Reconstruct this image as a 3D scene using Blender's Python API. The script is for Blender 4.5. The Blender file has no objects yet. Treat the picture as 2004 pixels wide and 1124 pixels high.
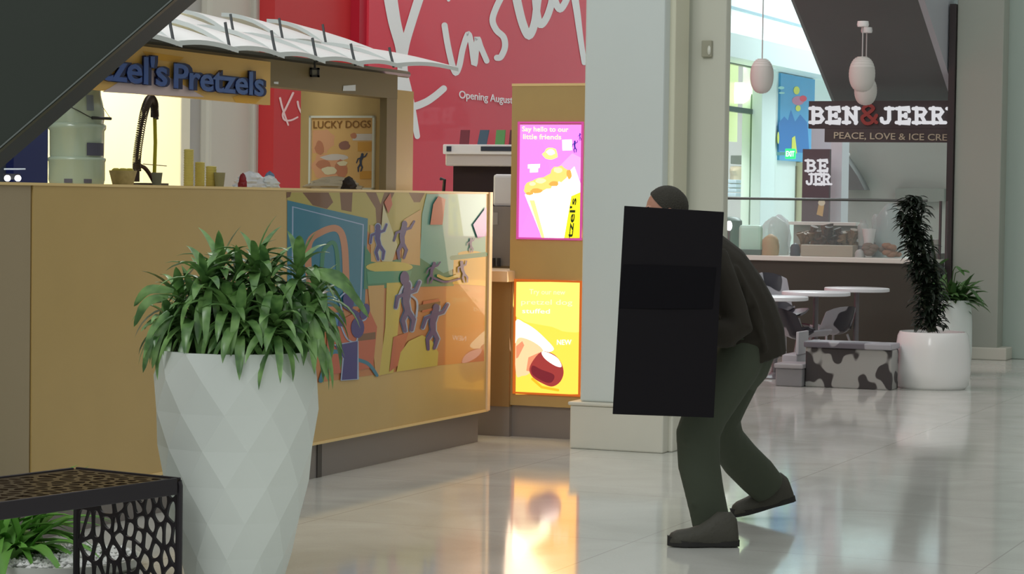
import bpy, bmesh, math, random
from mathutils import Vector, Matrix
V = Vector
rnd = random.Random(7)
C = bpy.context.scene.collection
SC = bpy.context.scene

# ------------------------------------------------------------------ camera
F = 4600.0; CX, CY = 1002.0, 562.0
EYE = V((0, 0, 1.5))
PITCH = math.atan((562 - 391) / F); ROLL = 0.014
_r0 = V((1, 0, 0)); FWD = V((0, math.cos(PITCH), -math.sin(PITCH))); _u0 = V((0, math.sin(PITCH), math.cos(PITCH)))
RT = _r0 * math.cos(ROLL) + _u0 * math.sin(ROLL)
UP = _u0 * math.cos(ROLL) - _r0 * math.sin(ROLL)
cam_data = bpy.data.cameras.new('camera'); cam = bpy.data.objects.new('camera', cam_data); C.objects.link(cam)
cam_data.sensor_width = 36.0; cam_data.lens = 36.0 * F / 2004.0
cam_data.clip_start = 0.1; cam_data.clip_end = 200
m = Matrix((RT, UP, -FWD)).transposed().to_4x4(); m.translation = EYE
cam.matrix_world = m
SC.camera = cam

# ------------------------------------------------------------------ light, exposure
SC.view_settings.view_transform = 'Standard'; SC.view_settings.look = 'None'
SC.view_settings.gamma = 1.0; SC.view_settings.exposure = 0.16
SC.view_settings.use_curve_mapping = False
w = bpy.data.worlds.new('world'); SC.world = w; w.use_nodes = True
bg = w.node_tree.nodes['Background']
bg.inputs['Color'].default_value = (0.96, 1.0, 0.97, 1); bg.inputs['Strength'].default_value = 0.55

def area(name, loc, target, size, power, color=(1, 1, 1), sy=None):
    l = bpy.data.lights.new(name, 'AREA'); l.energy = power; l.color = color; l.size = size
    if sy: l.shape = 'RECTANGLE'; l.size_y = sy
    o = bpy.data.objects.new(name, l); C.objects.link(o); o.location = loc
    o.rotation_euler = (V(target) - V(loc)).to_track_quat('-Z', 'Y').to_euler()
    return o
area('ceiling_lamp_main', (-4, 3, 7.5), (0.5, 13, 0.5), 4.0, 330, (0.97, 1.0, 0.98))
area('ceiling_lamp_far', (4.5, 30, 7.5), (4.0, 30, 0), 5.0, 950, (0.85, 1.0, 1.0))
area('ceiling_lamp_court', (-1.0, 19.0, 7.0), (-2.0, 20, 0.5), 3.0, 160, (1.0, 0.93, 0.92))

# ------------------------------------------------------------------ pixel geometry of the measured photograph
def ray(x, y):
    return ((x - CX) / F) * RT - ((y - CY) / F) * UP + FWD
def at(x, y, D):
    r = ray(x, y); return EYE + r * (D / r.y)
def gz(x, y, z=0.0):
    r = ray(x, y); return EYE + r * ((z - EYE.z) / r.z)
ANG = math.radians(22.8)
Q = V((math.sin(ANG), math.cos(ANG), 0)); P = V((math.cos(ANG), -math.sin(ANG), 0)); Z = V((0, 0, 1))
def W(s, t, z): return Q * s + P * t + Z * z            # the mall's own grid: s along the counter, t across
def hit_t(x, y, t0):
    r = ray(x, y); k = (t0 - EYE.dot(P)) / r.dot(P); h = EYE + r * k; return h.dot(Q), h.z
def hit_s(x, y, s0):
    r = ray(x, y); k = (s0 - EYE.dot(Q)) / r.dot(Q); h = EYE + r * k; return h.dot(P), h.z

# ------------------------------------------------------------------ materials
def lin(c): 
    c = c / 255.0
    return c / 12.92 if c <= 0.04045 else ((c + 0.055) / 1.055) ** 2.4
def col(rgb, k=1.0): return tuple(min(0.9, lin(v) * k) for v in rgb) + (1,)
MATS = {}
def mat(rgb, rough=0.5, metal=0.0, k=1.0, spec=0.5, coat=0.0, noise=0.0, nscale=8.0, trans=0.0, alpha=1.0, bump=0.0, bscale=60.0, coatr=0.03):
    key = (tuple(rgb), rough, metal, k, spec, coat, noise, nscale, trans, alpha, bump, bscale)
    if key in MATS: return MATS[key]
    m = bpy.data.materials.new('surface'); m.use_nodes = True; nt = m.node_tree; b = nt.nodes['Principled BSDF']
    c = col(rgb, k); b.inputs['Base Color'].default_value = c
    b.inputs['Roughness'].default_value = rough; b.inputs['Metallic'].default_value = metal
    b.inputs['Specular IOR Level'].default_value = spec
    b.inputs['Coat Weight'].default_value = coat; b.inputs['Coat Roughness'].default_value = coatr
    b.inputs['Transmission Weight'].default_value = trans; b.inputs['Alpha'].default_value = alpha
    if noise > 0 or bump > 0:
        tc = nt.nodes.new('ShaderNodeTexCoord')
        n = nt.nodes.new('ShaderNodeTexNoise'); n.inputs['Scale'].default_value = nscale if noise > 0 else bscale; n.inputs['Detail'].default_value = 6
        nt.links.new(tc.outputs['Object'], n.inputs['Vector'])
        if noise > 0:
            mx = nt.nodes.new('ShaderNodeMix'); mx.data_type = 'RGBA'
            mx.inputs['A'].default_value = tuple(v * (1 - noise) for v in c[:3]) + (1,)
            mx.inputs['B'].default_value = tuple(min(.95, v * (1 + noise)) for v in c[:3]) + (1,)
            nt.links.new(n.outputs['Fac'], mx.inputs['Factor']); nt.links.new(mx.outputs['Result'], b.inputs['Base Color'])
        if bump > 0:
            n2 = nt.nodes.new('ShaderNodeTexNoise'); n2.inputs['Scale'].default_value = bscale
            nt.links.new(tc.outputs['Object'], n2.inputs['Vector'])
            bp = nt.nodes.new('ShaderNodeBump'); bp.inputs['Strength'].default_value = bump; bp.inputs['Distance'].default_value = 0.01
            nt.links.new(n2.outputs['Fac'], bp.inputs['Height']); nt.links.new(bp.outputs['Normal'], b.inputs['Normal'])
    MATS[key] = m; return m
def em(rgb, st=1.0):
    key = ('em', tuple(rgb), st)
    if key in MATS: return MATS[key]
    m = bpy.data.materials.new('lit_surface'); m.use_nodes = True; nt = m.node_tree; b = nt.nodes['Principled BSDF']
    c = col(rgb); b.inputs['Base Color'].default_value = (0.02, 0.02, 0.02, 1); b.inputs['Emission Color'].default_value = tuple(lin(v) for v in rgb) + (1,)
    b.inputs['Emission Strength'].default_value = st; b.inputs['Roughness'].default_value = .3
    MATS[key] = m; return m
def cow_mat(dark, light, scale=4.5, seed=0.0, thr=0.5):
    m = bpy.data.materials.new('cow_print'); m.use_nodes = True; nt = m.node_tree; b = nt.nodes['Principled BSDF']
    tc = nt.nodes.new('ShaderNodeTexCoord'); mp = nt.nodes.new('ShaderNodeMapping'); mp.inputs['Location'].default_value = (seed, seed * .7, seed * 1.3)
    n = nt.nodes.new('ShaderNodeTexNoise'); n.inputs['Scale'].default_value = scale; n.inputs['Detail'].default_value = 1.0
    r = nt.nodes.new('ShaderNodeValToRGB'); r.color_ramp.interpolation = 'LINEAR'
    r.color_ramp.elements[0].position = thr - .01; r.color_ramp.elements[0].color = col(dark)
    r.color_ramp.elements[1].position = thr + .01; r.color_ramp.elements[1].color = col(light)
    nt.links.new(tc.outputs['Object'], mp.inputs['Vector']); nt.links.new(mp.outputs['Vector'], n.inputs['Vector'])
    nt.links.new(n.outputs['Fac'], r.inputs['Fac']); nt.links.new(r.outputs['Color'], b.inputs['Base Color']); b.inputs['Roughness'].default_value = .4
    return m
def glass(rgb=(225, 240, 235), rough=0.02, a=0.22):
    return mat(rgb, rough, alpha=a, spec=0.6)

# ------------------------------------------------------------------ mesh builder
class MB:
    def __init__(self): self.v = []; self.f = []; self.mi = []; self.mats = []; self.cur = 0
    def use(self, m):
        if m not in self.mats: self.mats.append(m)
        self.cur = self.mats.index(m); return self
    def face(self, idx): self.f.append(tuple(idx)); self.mi.append(self.cur)
    def pts(self, ps):
        b = len(self.v); self.v += [V(p) for p in ps]; return list(range(b, b + len(ps)))
    def poly(self, ps): self.face(self.pts(ps)); return self
    def hexa(self, c):                                   # 8 corners: bottom ring 0-3, top ring 4-7
        i = self.pts(c)
        for q in ((0, 3, 2, 1), (4, 5, 6, 7), (0, 1, 5, 4), (1, 2, 6, 5), (2, 3, 7, 6), (3, 0, 4, 7)): self.face([i[k] for k in q])
        return self
    def box(self, a, b):                                 # world axes
        x0, y0, z0 = a; x1, y1, z1 = b
        return self.hexa([(x0, y0, z0), (x1, y0, z0), (x1, y1, z0), (x0, y1, z0), (x0, y0, z1), (x1, y0, z1), (x1, y1, z1), (x0, y1, z1)])
    def gbox(self, s0, s1, t0, t1, z0, z1):              # grid axes
        return self.hexa([W(s0, t0, z0), W(s0, t1, z0), W(s1, t1, z0), W(s1, t0, z0), W(s0, t0, z1), W(s0, t1, z1), W(s1, t1, z1), W(s1, t0, z1)])
    def prism(self, ps, d):                              # polygon extruded by vector d
        n = len(ps); a = self.pts(ps); b = self.pts([V(p) + V(d) for p in ps])
        self.face(a[::-1]); self.face(b)
        for k in range(n): self.face((a[k], a[(k + 1) % n], b[(k + 1) % n], b[k]))
        return self
    def loft(self, rings, cap=True, closed=True):
        ids = [self.pts(r) for r in rings]; n = len(rings[0])
        for a, b in zip(ids, ids[1:]):
            for k in range(n if closed else n - 1):
                self.face((a[k], a[(k + 1) % n], b[(k + 1) % n], b[k]))
        if cap and closed: self.face(ids[0][::-1]); self.face(ids[-1])
        return self
    def tube(self, ps, r, n=8, cap=True):                # ps points, r radius or list of radius or (ra, rb)
        ps = [V(p) for p in ps]
        if not isinstance(r, (list,)): r = [r] * len(ps)
        rings = []; prev = None
        for i, p in enumerate(ps):
            d = (ps[min(i + 1, len(ps) - 1)] - ps[max(i - 1, 0)])
            d = d.normalized() if d.length > 1e-9 else V((0, 0, 1))
            ref = prev if prev is not None else (V((0, 1, 0)) if abs(d.y) < .9 else V((1, 0, 0)))
            a = d.cross(ref)
            if a.length < 1e-6: a = d.cross(V((1, 0, 0)))
            a.normalize(); b = a.cross(d).normalized(); prev = b
            ra, rb = r[i] if isinstance(r[i], tuple) else (r[i], r[i])
            rings.append([p + a * math.cos(2 * math.pi * k / n) * ra + b * math.sin(2 * math.pi * k / n) * rb for k in range(n)])
        return self.loft(rings, cap)
    def lathe(self, c, prof, n=32, cap=True):            # prof list (r, z)
        c = V(c)
        return self.loft([[c + V((math.cos(2 * math.pi * k / n) * r, math.sin(2 * math.pi * k / n) * r, z)) for k in range(n)] for r, z in prof], cap)
    def ball(self, c, r, n=12, rot=None):
        rx, ry, rz = r if isinstance(r, tuple) else (r, r, r); c = V(c); rings = []
        for j in range(1, n):
            a = math.pi * j / n; ring = []
            for k in range(n * 2):
                b = math.pi * k / n; p = V((math.sin(a) * math.cos(b) * rx, math.sin(a) * math.sin(b) * ry, -math.cos(a) * rz))
                if rot: p = rot @ p
                ring.append(c + p)
            rings.append(ring)
        return self.loft(rings)
    def mesh(self, name):
        me = bpy.data.meshes.new(name); me.from_pydata([tuple(p) for p in self.v], [], self.f)
        for mm in self.mats: me.materials.append(mm)
        if len(self.mats) > 1: me.polygons.foreach_set('material_index', self.mi)
        me.update(); return me
    def build(self, name, m=None, parent=None, smooth=False, normals=True, bevel=0.0, ang=40):
        if m is not None: self.mats = [m]; self.mi = [0] * len(self.f)
        me = self.mesh(name)
        if normals:
            bm = bmesh.new(); bm.from_mesh(me); bmesh.ops.recalc_face_normals(bm, faces=bm.faces); bm.to_mesh(me); bm.free()
        return link(name, me, parent, smooth, bevel, ang)
def origin_of(parent):
    return V((0, 0, 0)) if parent is None else parent.get('_o', None) and V(parent['_o']) or V((0, 0, 0))
ORG = {}
def link(name, me, parent=None, smooth=False, bevel=0.0, ang=40):
    o = bpy.data.objects.new(name, me); C.objects.link(o)
    if parent is not None:
        o.parent = parent; off = ORG.get(parent, V((0, 0, 0))); me.transform(Matrix.Translation(-off)); ORG[o] = off
    else: ORG[o] = V((0, 0, 0))
    if smooth:
        me.polygons.foreach_set('use_smooth', [True] * len(me.polygons)); me.set_sharp_from_angle(angle=math.radians(ang))
    if bevel > 0:
        b = o.modifiers.new('edge', 'BEVEL'); b.width = bevel; b.segments = 2; b.limit_method = 'ANGLE'
    return o
def tag(o, label, cat, group=None, kind=None):
    o['label'] = label; o['category'] = cat
    if group: o['group'] = group
    if kind: o['kind'] = kind
    return o
def thing(name, label, cat, loc=(0, 0, 0), group=None, kind=None):
    o = bpy.data.objects.new(name, None); C.objects.link(o); o.location = loc; ORG[o] = V(loc); o.empty_display_size = .05
    return tag(o, label, cat, group, kind)
def struct(o): o['kind'] = 'structure'; return o
def dup(root, loc, rotz=0.0, label=None, group=None):
    def cp(o, par):
        c = o.copy(); C.objects.link(c)
        if par is not None: c.parent = par
        for ch in list(o.children): cp(ch, c)
        return c
    r = cp(root, None); r.location = loc; r.rotation_euler = (0, 0, rotz)
    if label: r['label'] = label
    if group: r['group'] = group
    return r
def bake(o):                                             # turn modifiers into plain mesh
    dg = bpy.context.evaluated_depsgraph_get(); dg.update()
    me = bpy.data.meshes.new_from_object(o.evaluated_get(dg)); me.name = o.name; o.modifiers.clear(); o.data = me
    return o

# ------------------------------------------------------------------ flat artwork on planes of the grid
def smoothline(ps, n=6):
    out = []
    for i in range(len(ps) - 1):
        p0 = ps[max(i - 1, 0)]; p1 = ps[i]; p2 = ps[i + 1]; p3 = ps[min(i + 2, len(ps) - 1)]
        for k in range(n):
            t = k / n; out.append(tuple(0.5 * ((2 * b) + (-a + c) * t + (2 * a - 5 * b + 4 * c - d) * t * t + (-a + 3 * b - 3 * c + d) * t ** 3) for a, b, c, d in zip(p0, p1, p2, p3)))
    out.append(tuple(ps[-1])); return out
def ribbon2(ps, w0, w1=None, caps=True):                 # 2-D stroke: mitred quads, half discs at the ends
    w1 = w0 if w1 is None else w1; out = []; n = len(ps); L_ = []; R_ = []
    for i in range(n):
        x0, y0 = ps[max(i - 1, 0)][:2]; x1, y1 = ps[min(i + 1, n - 1)][:2]; d = math.hypot(x1 - x0, y1 - y0) or 1e-6
        nx, ny = -(y1 - y0) / d, (x1 - x0) / d; a = (w0 + (w1 - w0) * i / (n - 1)) / 2
        if 0 < i < n - 1:                                # keep the width through a corner
            ux, uy = ps[i + 1][0] - ps[i][0], ps[i + 1][1] - ps[i][1]; l = math.hypot(ux, uy) or 1e-6; c = abs(-uy / l * nx + ux / l * ny); a /= max(c, .6)
        L_.append((ps[i][0] + nx * a, ps[i][1] + ny * a)); R_.append((ps[i][0] - nx * a, ps[i][1] - ny * a))
    for i in range(n - 1): out.append([L_[i], L_[i + 1], R_[i + 1], R_[i]])
    if caps:
        for i, j in ((0, 1), (n - 1, n - 2)):
            a = (w0 if i == 0 else w1) / 2; an = math.atan2(ps[i][1] - ps[j][1], ps[i][0] - ps[j][0])
            out.append([(ps[i][0] + a * math.cos(an + k * math.pi / 8), ps[i][1] + a * math.sin(an + k * math.pi / 8)) for k in range(-4, 5)])
    return out
def soft(ps, n=5):                                       # closed outline through the points
    out = []; m_ = len(ps)
    for i in range(m_):
        p0, p1, p2, p3 = ps[i - 1], ps[i], ps[(i + 1) % m_], ps[(i + 2) % m_]
        for k in range(n):
            t = k / n; out.append(tuple(0.5 * ((2 * b) + (-a + c) * t + (2 * a - 5 * b + 4 * c - d) * t * t + (-a + 3 * b - 3 * c + d) * t ** 3) for a, b, c, d in zip(p0, p1, p2, p3)))
    return out
def ell(cx, cy, rx, ry, n=20, a0=0, a1=2 * math.pi, rot=0):
    c, s = math.cos(rot), math.sin(rot)
    return [(cx + rx * math.cos(a) * c - ry * math.sin(a) * s, cy + rx * math.cos(a) * s + ry * math.sin(a) * c) for a in [a0 + (a1 - a0) * k / (n - 1 if a1 - a0 < 6.28 else n) for k in range(n)]]
def rect(x0, y0, x1, y1): return [(x0, y0), (x1, y0), (x1, y1), (x0, y1)]
def plane_t(t0):                                         # plane of constant t, seen from +t
    def f(x, y, off=0.0):
        s, z = hit_t(x, y, t0 + off); return W(s, t0 + off, z)
    f.n = P; return f
def plane_s(s0):                                         # plane of constant s, seen from -s
    def f(x, y, off=0.0):
        t, z = hit_s(x, y, s0 - off); return W(s0 - off, t, z)
    f.n = -Q; return f
def plane_d(D):
    def f(x, y, off=0.0): return at(x, y, D - off)
    f.n = V((0, -1, 0)); return f
def art(name, pl, layers, parent=None, base=0.002, step=0.0006):
    mb = MB(); off = base
    for m, polys in layers:
        mb.use(m)
        for p in polys: mb.poly([pl(x, y, off) for x, y in p]); off += 1.5e-5
        off += step
    return mb.build(name, None, parent, normals=False)
def text_mesh(s, ext=0.0, offset=0.0, space=1.0):
    c = bpy.data.curves.new('lettering', 'FONT'); c.body = s; c.extrude = ext; c.offset = offset; c.space_character = space; c.resolution_u = 3
    o = bpy.data.objects.new('lettering', c); C.objects.link(o)
    dg = bpy.context.evaluated_depsgraph_get(); dg.update(); me = bpy.data.meshes.new_from_object(o.evaluated_get(dg))
    bpy.data.objects.remove(o); bpy.data.curves.remove(c); return me
def text_on(name, s, pl, x0, y0, x1, y1, hpx, m, parent, ext=0.004, offset=0.0, off=0.004, space=1.0, shear=0.0):
    """one line of letters: baseline from pixel (x0,y0) to (x1,y1), capitals hpx tall at its start"""
    me = text_mesh(s, 1.0, offset, space); a = pl(x0, y0, off); b = pl(x1, y1, off); top = pl(x0, y0 - hpx, off)
    xs = [v.co.x for v in me.vertices]; wdt = max(xs) - min(xs); mn = min(xs); H = (top - a).length / 0.7
    u = (b - a) / wdt; up = Z * H
    for v in me.vertices:
        x, y, z = v.co.x - mn, v.co.y, v.co.z
        v.co = a + u * x + up * y + pl.n * (ext * (z + 1) / 2) + u * (shear * y)
    me.materials.clear(); me.materials.append(m)
    return link(name, me, parent)

# ================================================================== SETTING
TK = -5.748; SE = 13.31                                  # counter front plane, its far end
TR = -8.437                                              # plane of the barricade wall
fm = bpy.data.materials.new('terrazzo_floor'); fm.use_nodes = True
nt = fm.node_tree; b = nt.nodes['Principled BSDF']; N = nt.nodes.new; L = nt.links.new
tc = N('ShaderNodeTexCoord'); mp = N('ShaderNodeMapping'); mp.vector_type = 'POINT'
mp.inputs['Rotation'].default_value = (0, 0, ANG); L(tc.outputs['Object'], mp.inputs['Vector'])
sep = N('ShaderNodeSeparateXYZ'); L(mp.outputs['Vector'], sep.inputs['Vector'])
def mth(op, a, bb=None, cc=None):
    n = N('ShaderNodeMath'); n.operation = op
    for i, v in enumerate((a, bb, cc)):
        if v is None: continue
        if isinstance(v, (int, float)): n.inputs[i].default_value = v
        else: L(v, n.inputs[i])
    return n.outputs[0]
def seam(c, off): 
    u = mth('FRACT', mth('DIVIDE', mth('ADD', c, off), 1.55)); return mth('LESS_THAN', mth('ABSOLUTE', mth('SUBTRACT', u, 0.5)), 0.0022)
sm = mth('MAXIMUM', seam(sep.outputs['X'], 3.489 + .775), seam(sep.outputs['Y'], 0.35))
n1 = N('ShaderNodeTexNoise'); n1.inputs['Scale'].default_value = 1.6; n1.inputs['Detail'].default_value = 8; n1.inputs['Distortion'].default_value = 1.2
n2 = N('ShaderNodeTexNoise'); n2.inputs['Scale'].default_value = 90; n2.inputs['Detail'].default_value = 2
for n in (n1, n2): L(tc.outputs['Object'], n.inputs['Vector'])
r = N('ShaderNodeValToRGB'); r.color_ramp.elements[0].position = .3; r.color_ramp.elements[1].position = .7
r.color_ramp.elements[0].color = (0.60, 0.60, 0.56, 1); r.color_ramp.elements[1].color = (0.76, 0.765, 0.73, 1)
fac = mth('ADD', mth('MULTIPLY', n1.outputs['Fac'], .8), mth('MULTIPLY', n2.outputs['Fac'], .2)); L(fac, r.inputs['Fac'])
mx = N('ShaderNodeMix'); mx.data_type = 'RGBA'; L(sm, mx.inputs['Factor']); L(r.outputs['Color'], mx.inputs['A']); mx.inputs['B'].default_value = (.50, .49, .46, 1)
L(mx.outputs['Result'], b.inputs['Base Color']); b.inputs['Roughness'].default_value = .17; b.inputs['Specular IOR Level'].default_value = .6
rr = N('ShaderNodeMapRange'); rr.inputs['To Min'].default_value = .05; rr.inputs['To Max'].default_value = .11; L(n1.outputs['Fac'], rr.inputs['Value']); L(rr.outputs['Result'], b.inputs['Roughness'])
struct(MB().box((-30, -8, -0.2), (34, 60, 0)).build('floor', fm))

CREAM = mat((214, 212, 200), .5, noise=.03); WHITEW = mat((222, 230, 228), .5); PALE = mat((205, 202, 192), .55)
# ---- main column beside the lightbox stand
T0, S0 = gz(1113, 878).dot(P), gz(1205, 883).dot(Q)
T1 = gz(1298, 888).dot(P)
ts0 = hit_s(1141, 350, S0 + .04)[0]; ts1 = hit_s(1296, 350, S0 + .04)[0]
CA = mat((214, 222, 220), .45, noise=.02, nscale=3); CBm = mat((216, 214, 192), .5, noise=.02, nscale=3)
sc1 = S0 + .04
sB = sc1 + .43; tb1 = hit_s(1419, 200, sB)[0]
mb = MB(); mb.use(CA).gbox(sc1, sc1 + .5, ts0, ts1, .285, 7.0)
o = mb.build('column', None, bevel=.012); struct(o)
mb = MB(); mb.use(CBm).gbox(sc1 + .10, sc1 + .36, ts1 - .02, ts1 + .035, 0.28, 7.0); struct(mb.build('column_reveal', None, bevel=.01))
mb = MB(); mb.use(mat((205, 205, 192), .5)).gbox(sB, sB + .10, ts1 - .02, tb1, 0.28, 7.0); struct(mb.build('column', None, bevel=.012))
tbase = hit_s(1318, 885, S0 + .12)[0]
mb = MB(); mb.use(CREAM).gbox(S0, S0 + .5, T0, T1, 0, .262); mb.gbox(S0 - .012, S0 + .51, T0 - .012, T1 + .012, .262, .285); mb.gbox(S0 + .1, sB - .05, T1 - .01, tbase, 0, .28)
mb.gbox(sB - .05, sB + .14, T1, tb1 + .03, 0, .28)
struct(mb.build('trim_1', None, bevel=.01))
# ---- far right pillar
pb = gz(1938, 705); SPR = pb.dot(Q)
tp0 = hit_s(1868, 300, SPR + .03)[0]; tp1 = hit_s(1957, 400, SPR + .03)[0]
struct(MB().gbox(SPR + .03, SPR + .9, tp0, tp1, 0, 7).build('column', mat((170, 174, 164), .5), bevel=.01))
struct(MB().gbox(SPR + .30, SPR + .9, tp1 - .01, tp1 + .34, 0, 7).build('column_reveal', mat((176, 190, 182), .5), bevel=.01))
tq1 = hit_s(1969, 690, SPR)[0]
struct(MB().gbox(SPR, SPR + .95, tp0 - .05, tq1, 0, .12).build('trim_2', CREAM, bevel=.01))
struct(MB().gbox(SPR + 1.2, SPR + 1.4, tp1 - .1, tp1 + 6, 0, 7).build('wall_right', mat((165, 180, 172), .5)))

struct(MB().gbox(-3, 44, 2.6, 2.8, 0, 4.6).build('wall_unseen_side', mat((150, 150, 140), .6)))  # unseen wall, added to darken reflections and block light from the right
# ---- barricade wall along t = TR
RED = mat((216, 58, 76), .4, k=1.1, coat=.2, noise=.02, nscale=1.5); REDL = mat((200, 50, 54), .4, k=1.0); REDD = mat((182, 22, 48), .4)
sL = hit_t(720, 200, TR)[0]; sLL = hit_t(536, 200, TR - .1)[0]
bar = struct(MB().gbox(sL, 24.4, TR - .12, TR, 0, 5.2).build('wall_barricade', RED))
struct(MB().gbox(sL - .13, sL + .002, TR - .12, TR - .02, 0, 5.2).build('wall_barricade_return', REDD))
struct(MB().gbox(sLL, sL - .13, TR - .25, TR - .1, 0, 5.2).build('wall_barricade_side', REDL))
pr = plane_t(TR)
def zpx(ps, ox=500, oy=0, k=2.811): return [(ox + x / k, oy + y / k) for x, y in ps]
WH = mat((240, 242, 248), .45, k=1.5)
strokes = [([(735, -60), (765, 120), (800, 260), (812, 400), (838, 500), (862, 600), (890, 750)], 25, 10),
           ([(925, -90), (900, -10), (862, 110), (825, 240), (806, 360), (800, 470), (806, 545), (860, 585), (930, 565), (985, 530), (1035, 488)], 17, 12),
           ([(1040, 140), (1058, 250), (1082, 355), (1102, 400), (1122, 360), (1140, 270), (1168, 190), (1185, 230), (1203, 350), (1212, 300), (1222, 215), (1240, 260), (1272, 335)], 11, 10),
           ([(1375, -60), (1325, 40), (1304, 110), (1325, 165), (1365, 205), (1372, 260), (1350, 312), (1328, 318)], 11.5, 11),
           ([(1425, -80), (1440, 10), (1470, 130), (1504, 195), (1535, 130), (1550, 20), (1562, -60)], 16, 13),
           ([(1535, -70), (1548, 70), (1568, 135), (1600, 100), (1625, 30), (1640, -40), (1650, 10), (1675, 50), (1705, 10), (1730, -60)], 13, 12),
           ([(1745, -80), (1768, 60), (1785, 190), (1808, 345)], 14, 9),
           ([(1060, -20), (1062, 0)], 6, 6)]
o = thing('painted_script', 'script', 'lettering', pr(870, 100))
for ps, a, c in strokes: art('letter_stroke', pr, [(WH, ribbon2(smoothline(zpx(ps)), a * 1.1, c * 1.1))], o, .003, 0)
tag(o, 'large white handwritten script sprawling over the red barricade wall', 'lettering')
o = thing('painted_script', 'script', 'lettering', plane_t(TR - .1)(565, 210))
for ps in ([(135, 540), (150, 600), (180, 688)], [(207, 512), (165, 600), (150, 630), (160, 660), (195, 662), (232, 645)], [(232, 560), (238, 590), (252, 622)]): art('letter_stroke', plane_t(TR - .1), [(mat((245, 205, 205), .5), ribbon2(smoothline(zpx(ps)), 4.2, 3.2))], o, .003, 0)
tag(o, 'small pale handwritten script on the narrow red strip left of the poster cabinet', 'lettering')
o = text_on('opening_notice', 'Opening August', pr, 898, 192, 1003, 203, 15, mat((248, 214, 220), .5, k=1.3), None, .003, .012)
tag(o, 'small white opening notice line printed on the red barricade wall', 'lettering')

# ---- pale shopfront piers and the lit room left of the barricade
TW = TR - .35
def st(x, y=250, t=TW): return hit_t(x, y, t)[0]
x0, x1, xr = st(93), st(352), st(536)
ztop = 2.75
GR = mat((196, 190, 180), .55)
struct(MB().gbox(x1, xr + .3, TW - .2, TW, 0, 5.2).build('wall_left', mat((182, 180, 178), .5)))
struct(MB().gbox(-6, x0, TW - .2, TW, 0, 5.2).build('wall_side', mat((70, 78, 88), .5)))
struct(MB().gbox(x0, x1, TW - .2, TW, ztop, 5.2).build('wall_lintel', mat((190, 186, 180), .5)))
struct(MB().gbox(st(410, t=TW + .08), st(497, t=TW + .08), TW - .02, TW + .08, 0, 5.2).build('column', PALE, bevel=.03))
struct(MB().gbox(st(499, t=TW + .12), st(531, t=TW + .12), TW - .02, TW + .12, 0, 5.2).build('trim_3', mat((188, 184, 176), .5), bevel=.02))
struct(MB().gbox(st(348), st(366), TW - .3, TW + .03, 0, ztop).build('trim_4', mat((240, 235, 215), .5), bevel=.01))
# the lit room beyond the opening
RW = mat((250, 240, 205), .6)
mb = MB(); mb.use(RW)
mb.gbox(x0 - 3.0, x1 + .6, TW - 3.3, TW - 3.1, 0, 3.2)
mb.gbox(x0 - 3.0, x0 - 2.9, TW - 3.1, TW - .2, 0, 3.2); mb.gbox(x1 + .5, x1 + .6, TW - 3.1, TW - .2, 0, 3.2)
struct(mb.build('wall_shop', None)); struct(MB().gbox(x0 - 3, x1 + .6, TW - 3.3, TW - .2, 3.2, 3.3).build('ceiling_shop', RW))
area('shop_ceiling_lamp', tuple(W((x0 + x1) / 2, TW - 1.6, 3.15)), tuple(W((x0 + x1) / 2, TW - 1.6, 0)), 2.4, 135, (1.0, 0.90, 0.62))
def roompanel(name, xa, xb, ya, yb, m, label, cat, d=.05):
    t = TW - 3.1 + d; sa, za = hit_t(xa, ya, t); sb, zb = hit_t(xb, yb, t)
    o = MB().gbox(min(sa, sb), max(sa, sb), t - d, t, 0 if yb >= 345 else min(za, zb), max(za, zb)).build(name, m); return tag(o, label, cat)
roompanel('menu_board', 234, 268, 214, 345, mat((225, 195, 150), .6), 'tall tan board standing in the brightly lit shop behind the kiosk', 'board')
roompanel('wooden_post', 222, 228, 257, 345, mat((220, 190, 150), .6), 'thin tan upright strip left of the tall tan board in the lit shop', 'post')
# navy panel at the far left
tN = TW + .06
o = MB().gbox(st(27, 280, tN), st(94, 280, tN), TW + .002, tN, 0, 3.3).build('navy_panel', mat((24, 34, 88), .4)); tag(o, 'dark navy blue wall panel at the far left behind the counter', 'panel')
t = thing('wall_lamp', 'small twin white spot lamp glowing at the far left above the counter', 'lamp', tuple(at(24, 348, 11.2)))
mb = MB().box(tuple(at(6, 340, 11.25)), tuple(at(40, 352, 11.35))); mb.build('housing', mat((25, 25, 30), .5), t)
for x in (14.5, 35): MB().ball(at(x, 349, 11.2), .0155, 8).build('bulb', em((255, 255, 255), 4), t, smooth=True)
MB().tube([at(8, 331, 11.2), at(50, 331, 11.2)], .0035).build('rail', mat((215, 225, 235), .3), t)

# ---- stair flank overhead at upper left
NEAR = 7.5
a0 = at(-60, 293 + 60 * .86, NEAR); a1 = at(430, 293 - 430 * .86, NEAR)
up_ = V((a1.z - a0.z, 0, -(a1.x - a0.x))).normalized() * -1
dark = mat((38, 44, 38), .45, noise=.08, nscale=2.0, spec=.3)
t = thing('stair_flank', 'dark green grey sloping stair flank hanging over the upper left corner', 'staircase', tuple((a0 + a1) / 2))
mb = MB(); d = (a1 - a0).normalized(); e0, e1 = a0 - d * .6, a1 + d * 1.2
mb.prism([e0, e1, e1 + Z * 1.15, e0 + Z * 1.15], (0, .05, 0)); mb.build('side_panel', dark, t)
mb = MB(); mb.prism([e0 + V((0, .05, 0)), e1 + V((0, .05, 0)), e1 + V((0, .05, .07)), e0 + V((0, .05, .07))], (0, .26, 0)); mb.build('lower_lip', mat((40, 48, 56), .6, spec=.3), t)
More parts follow.
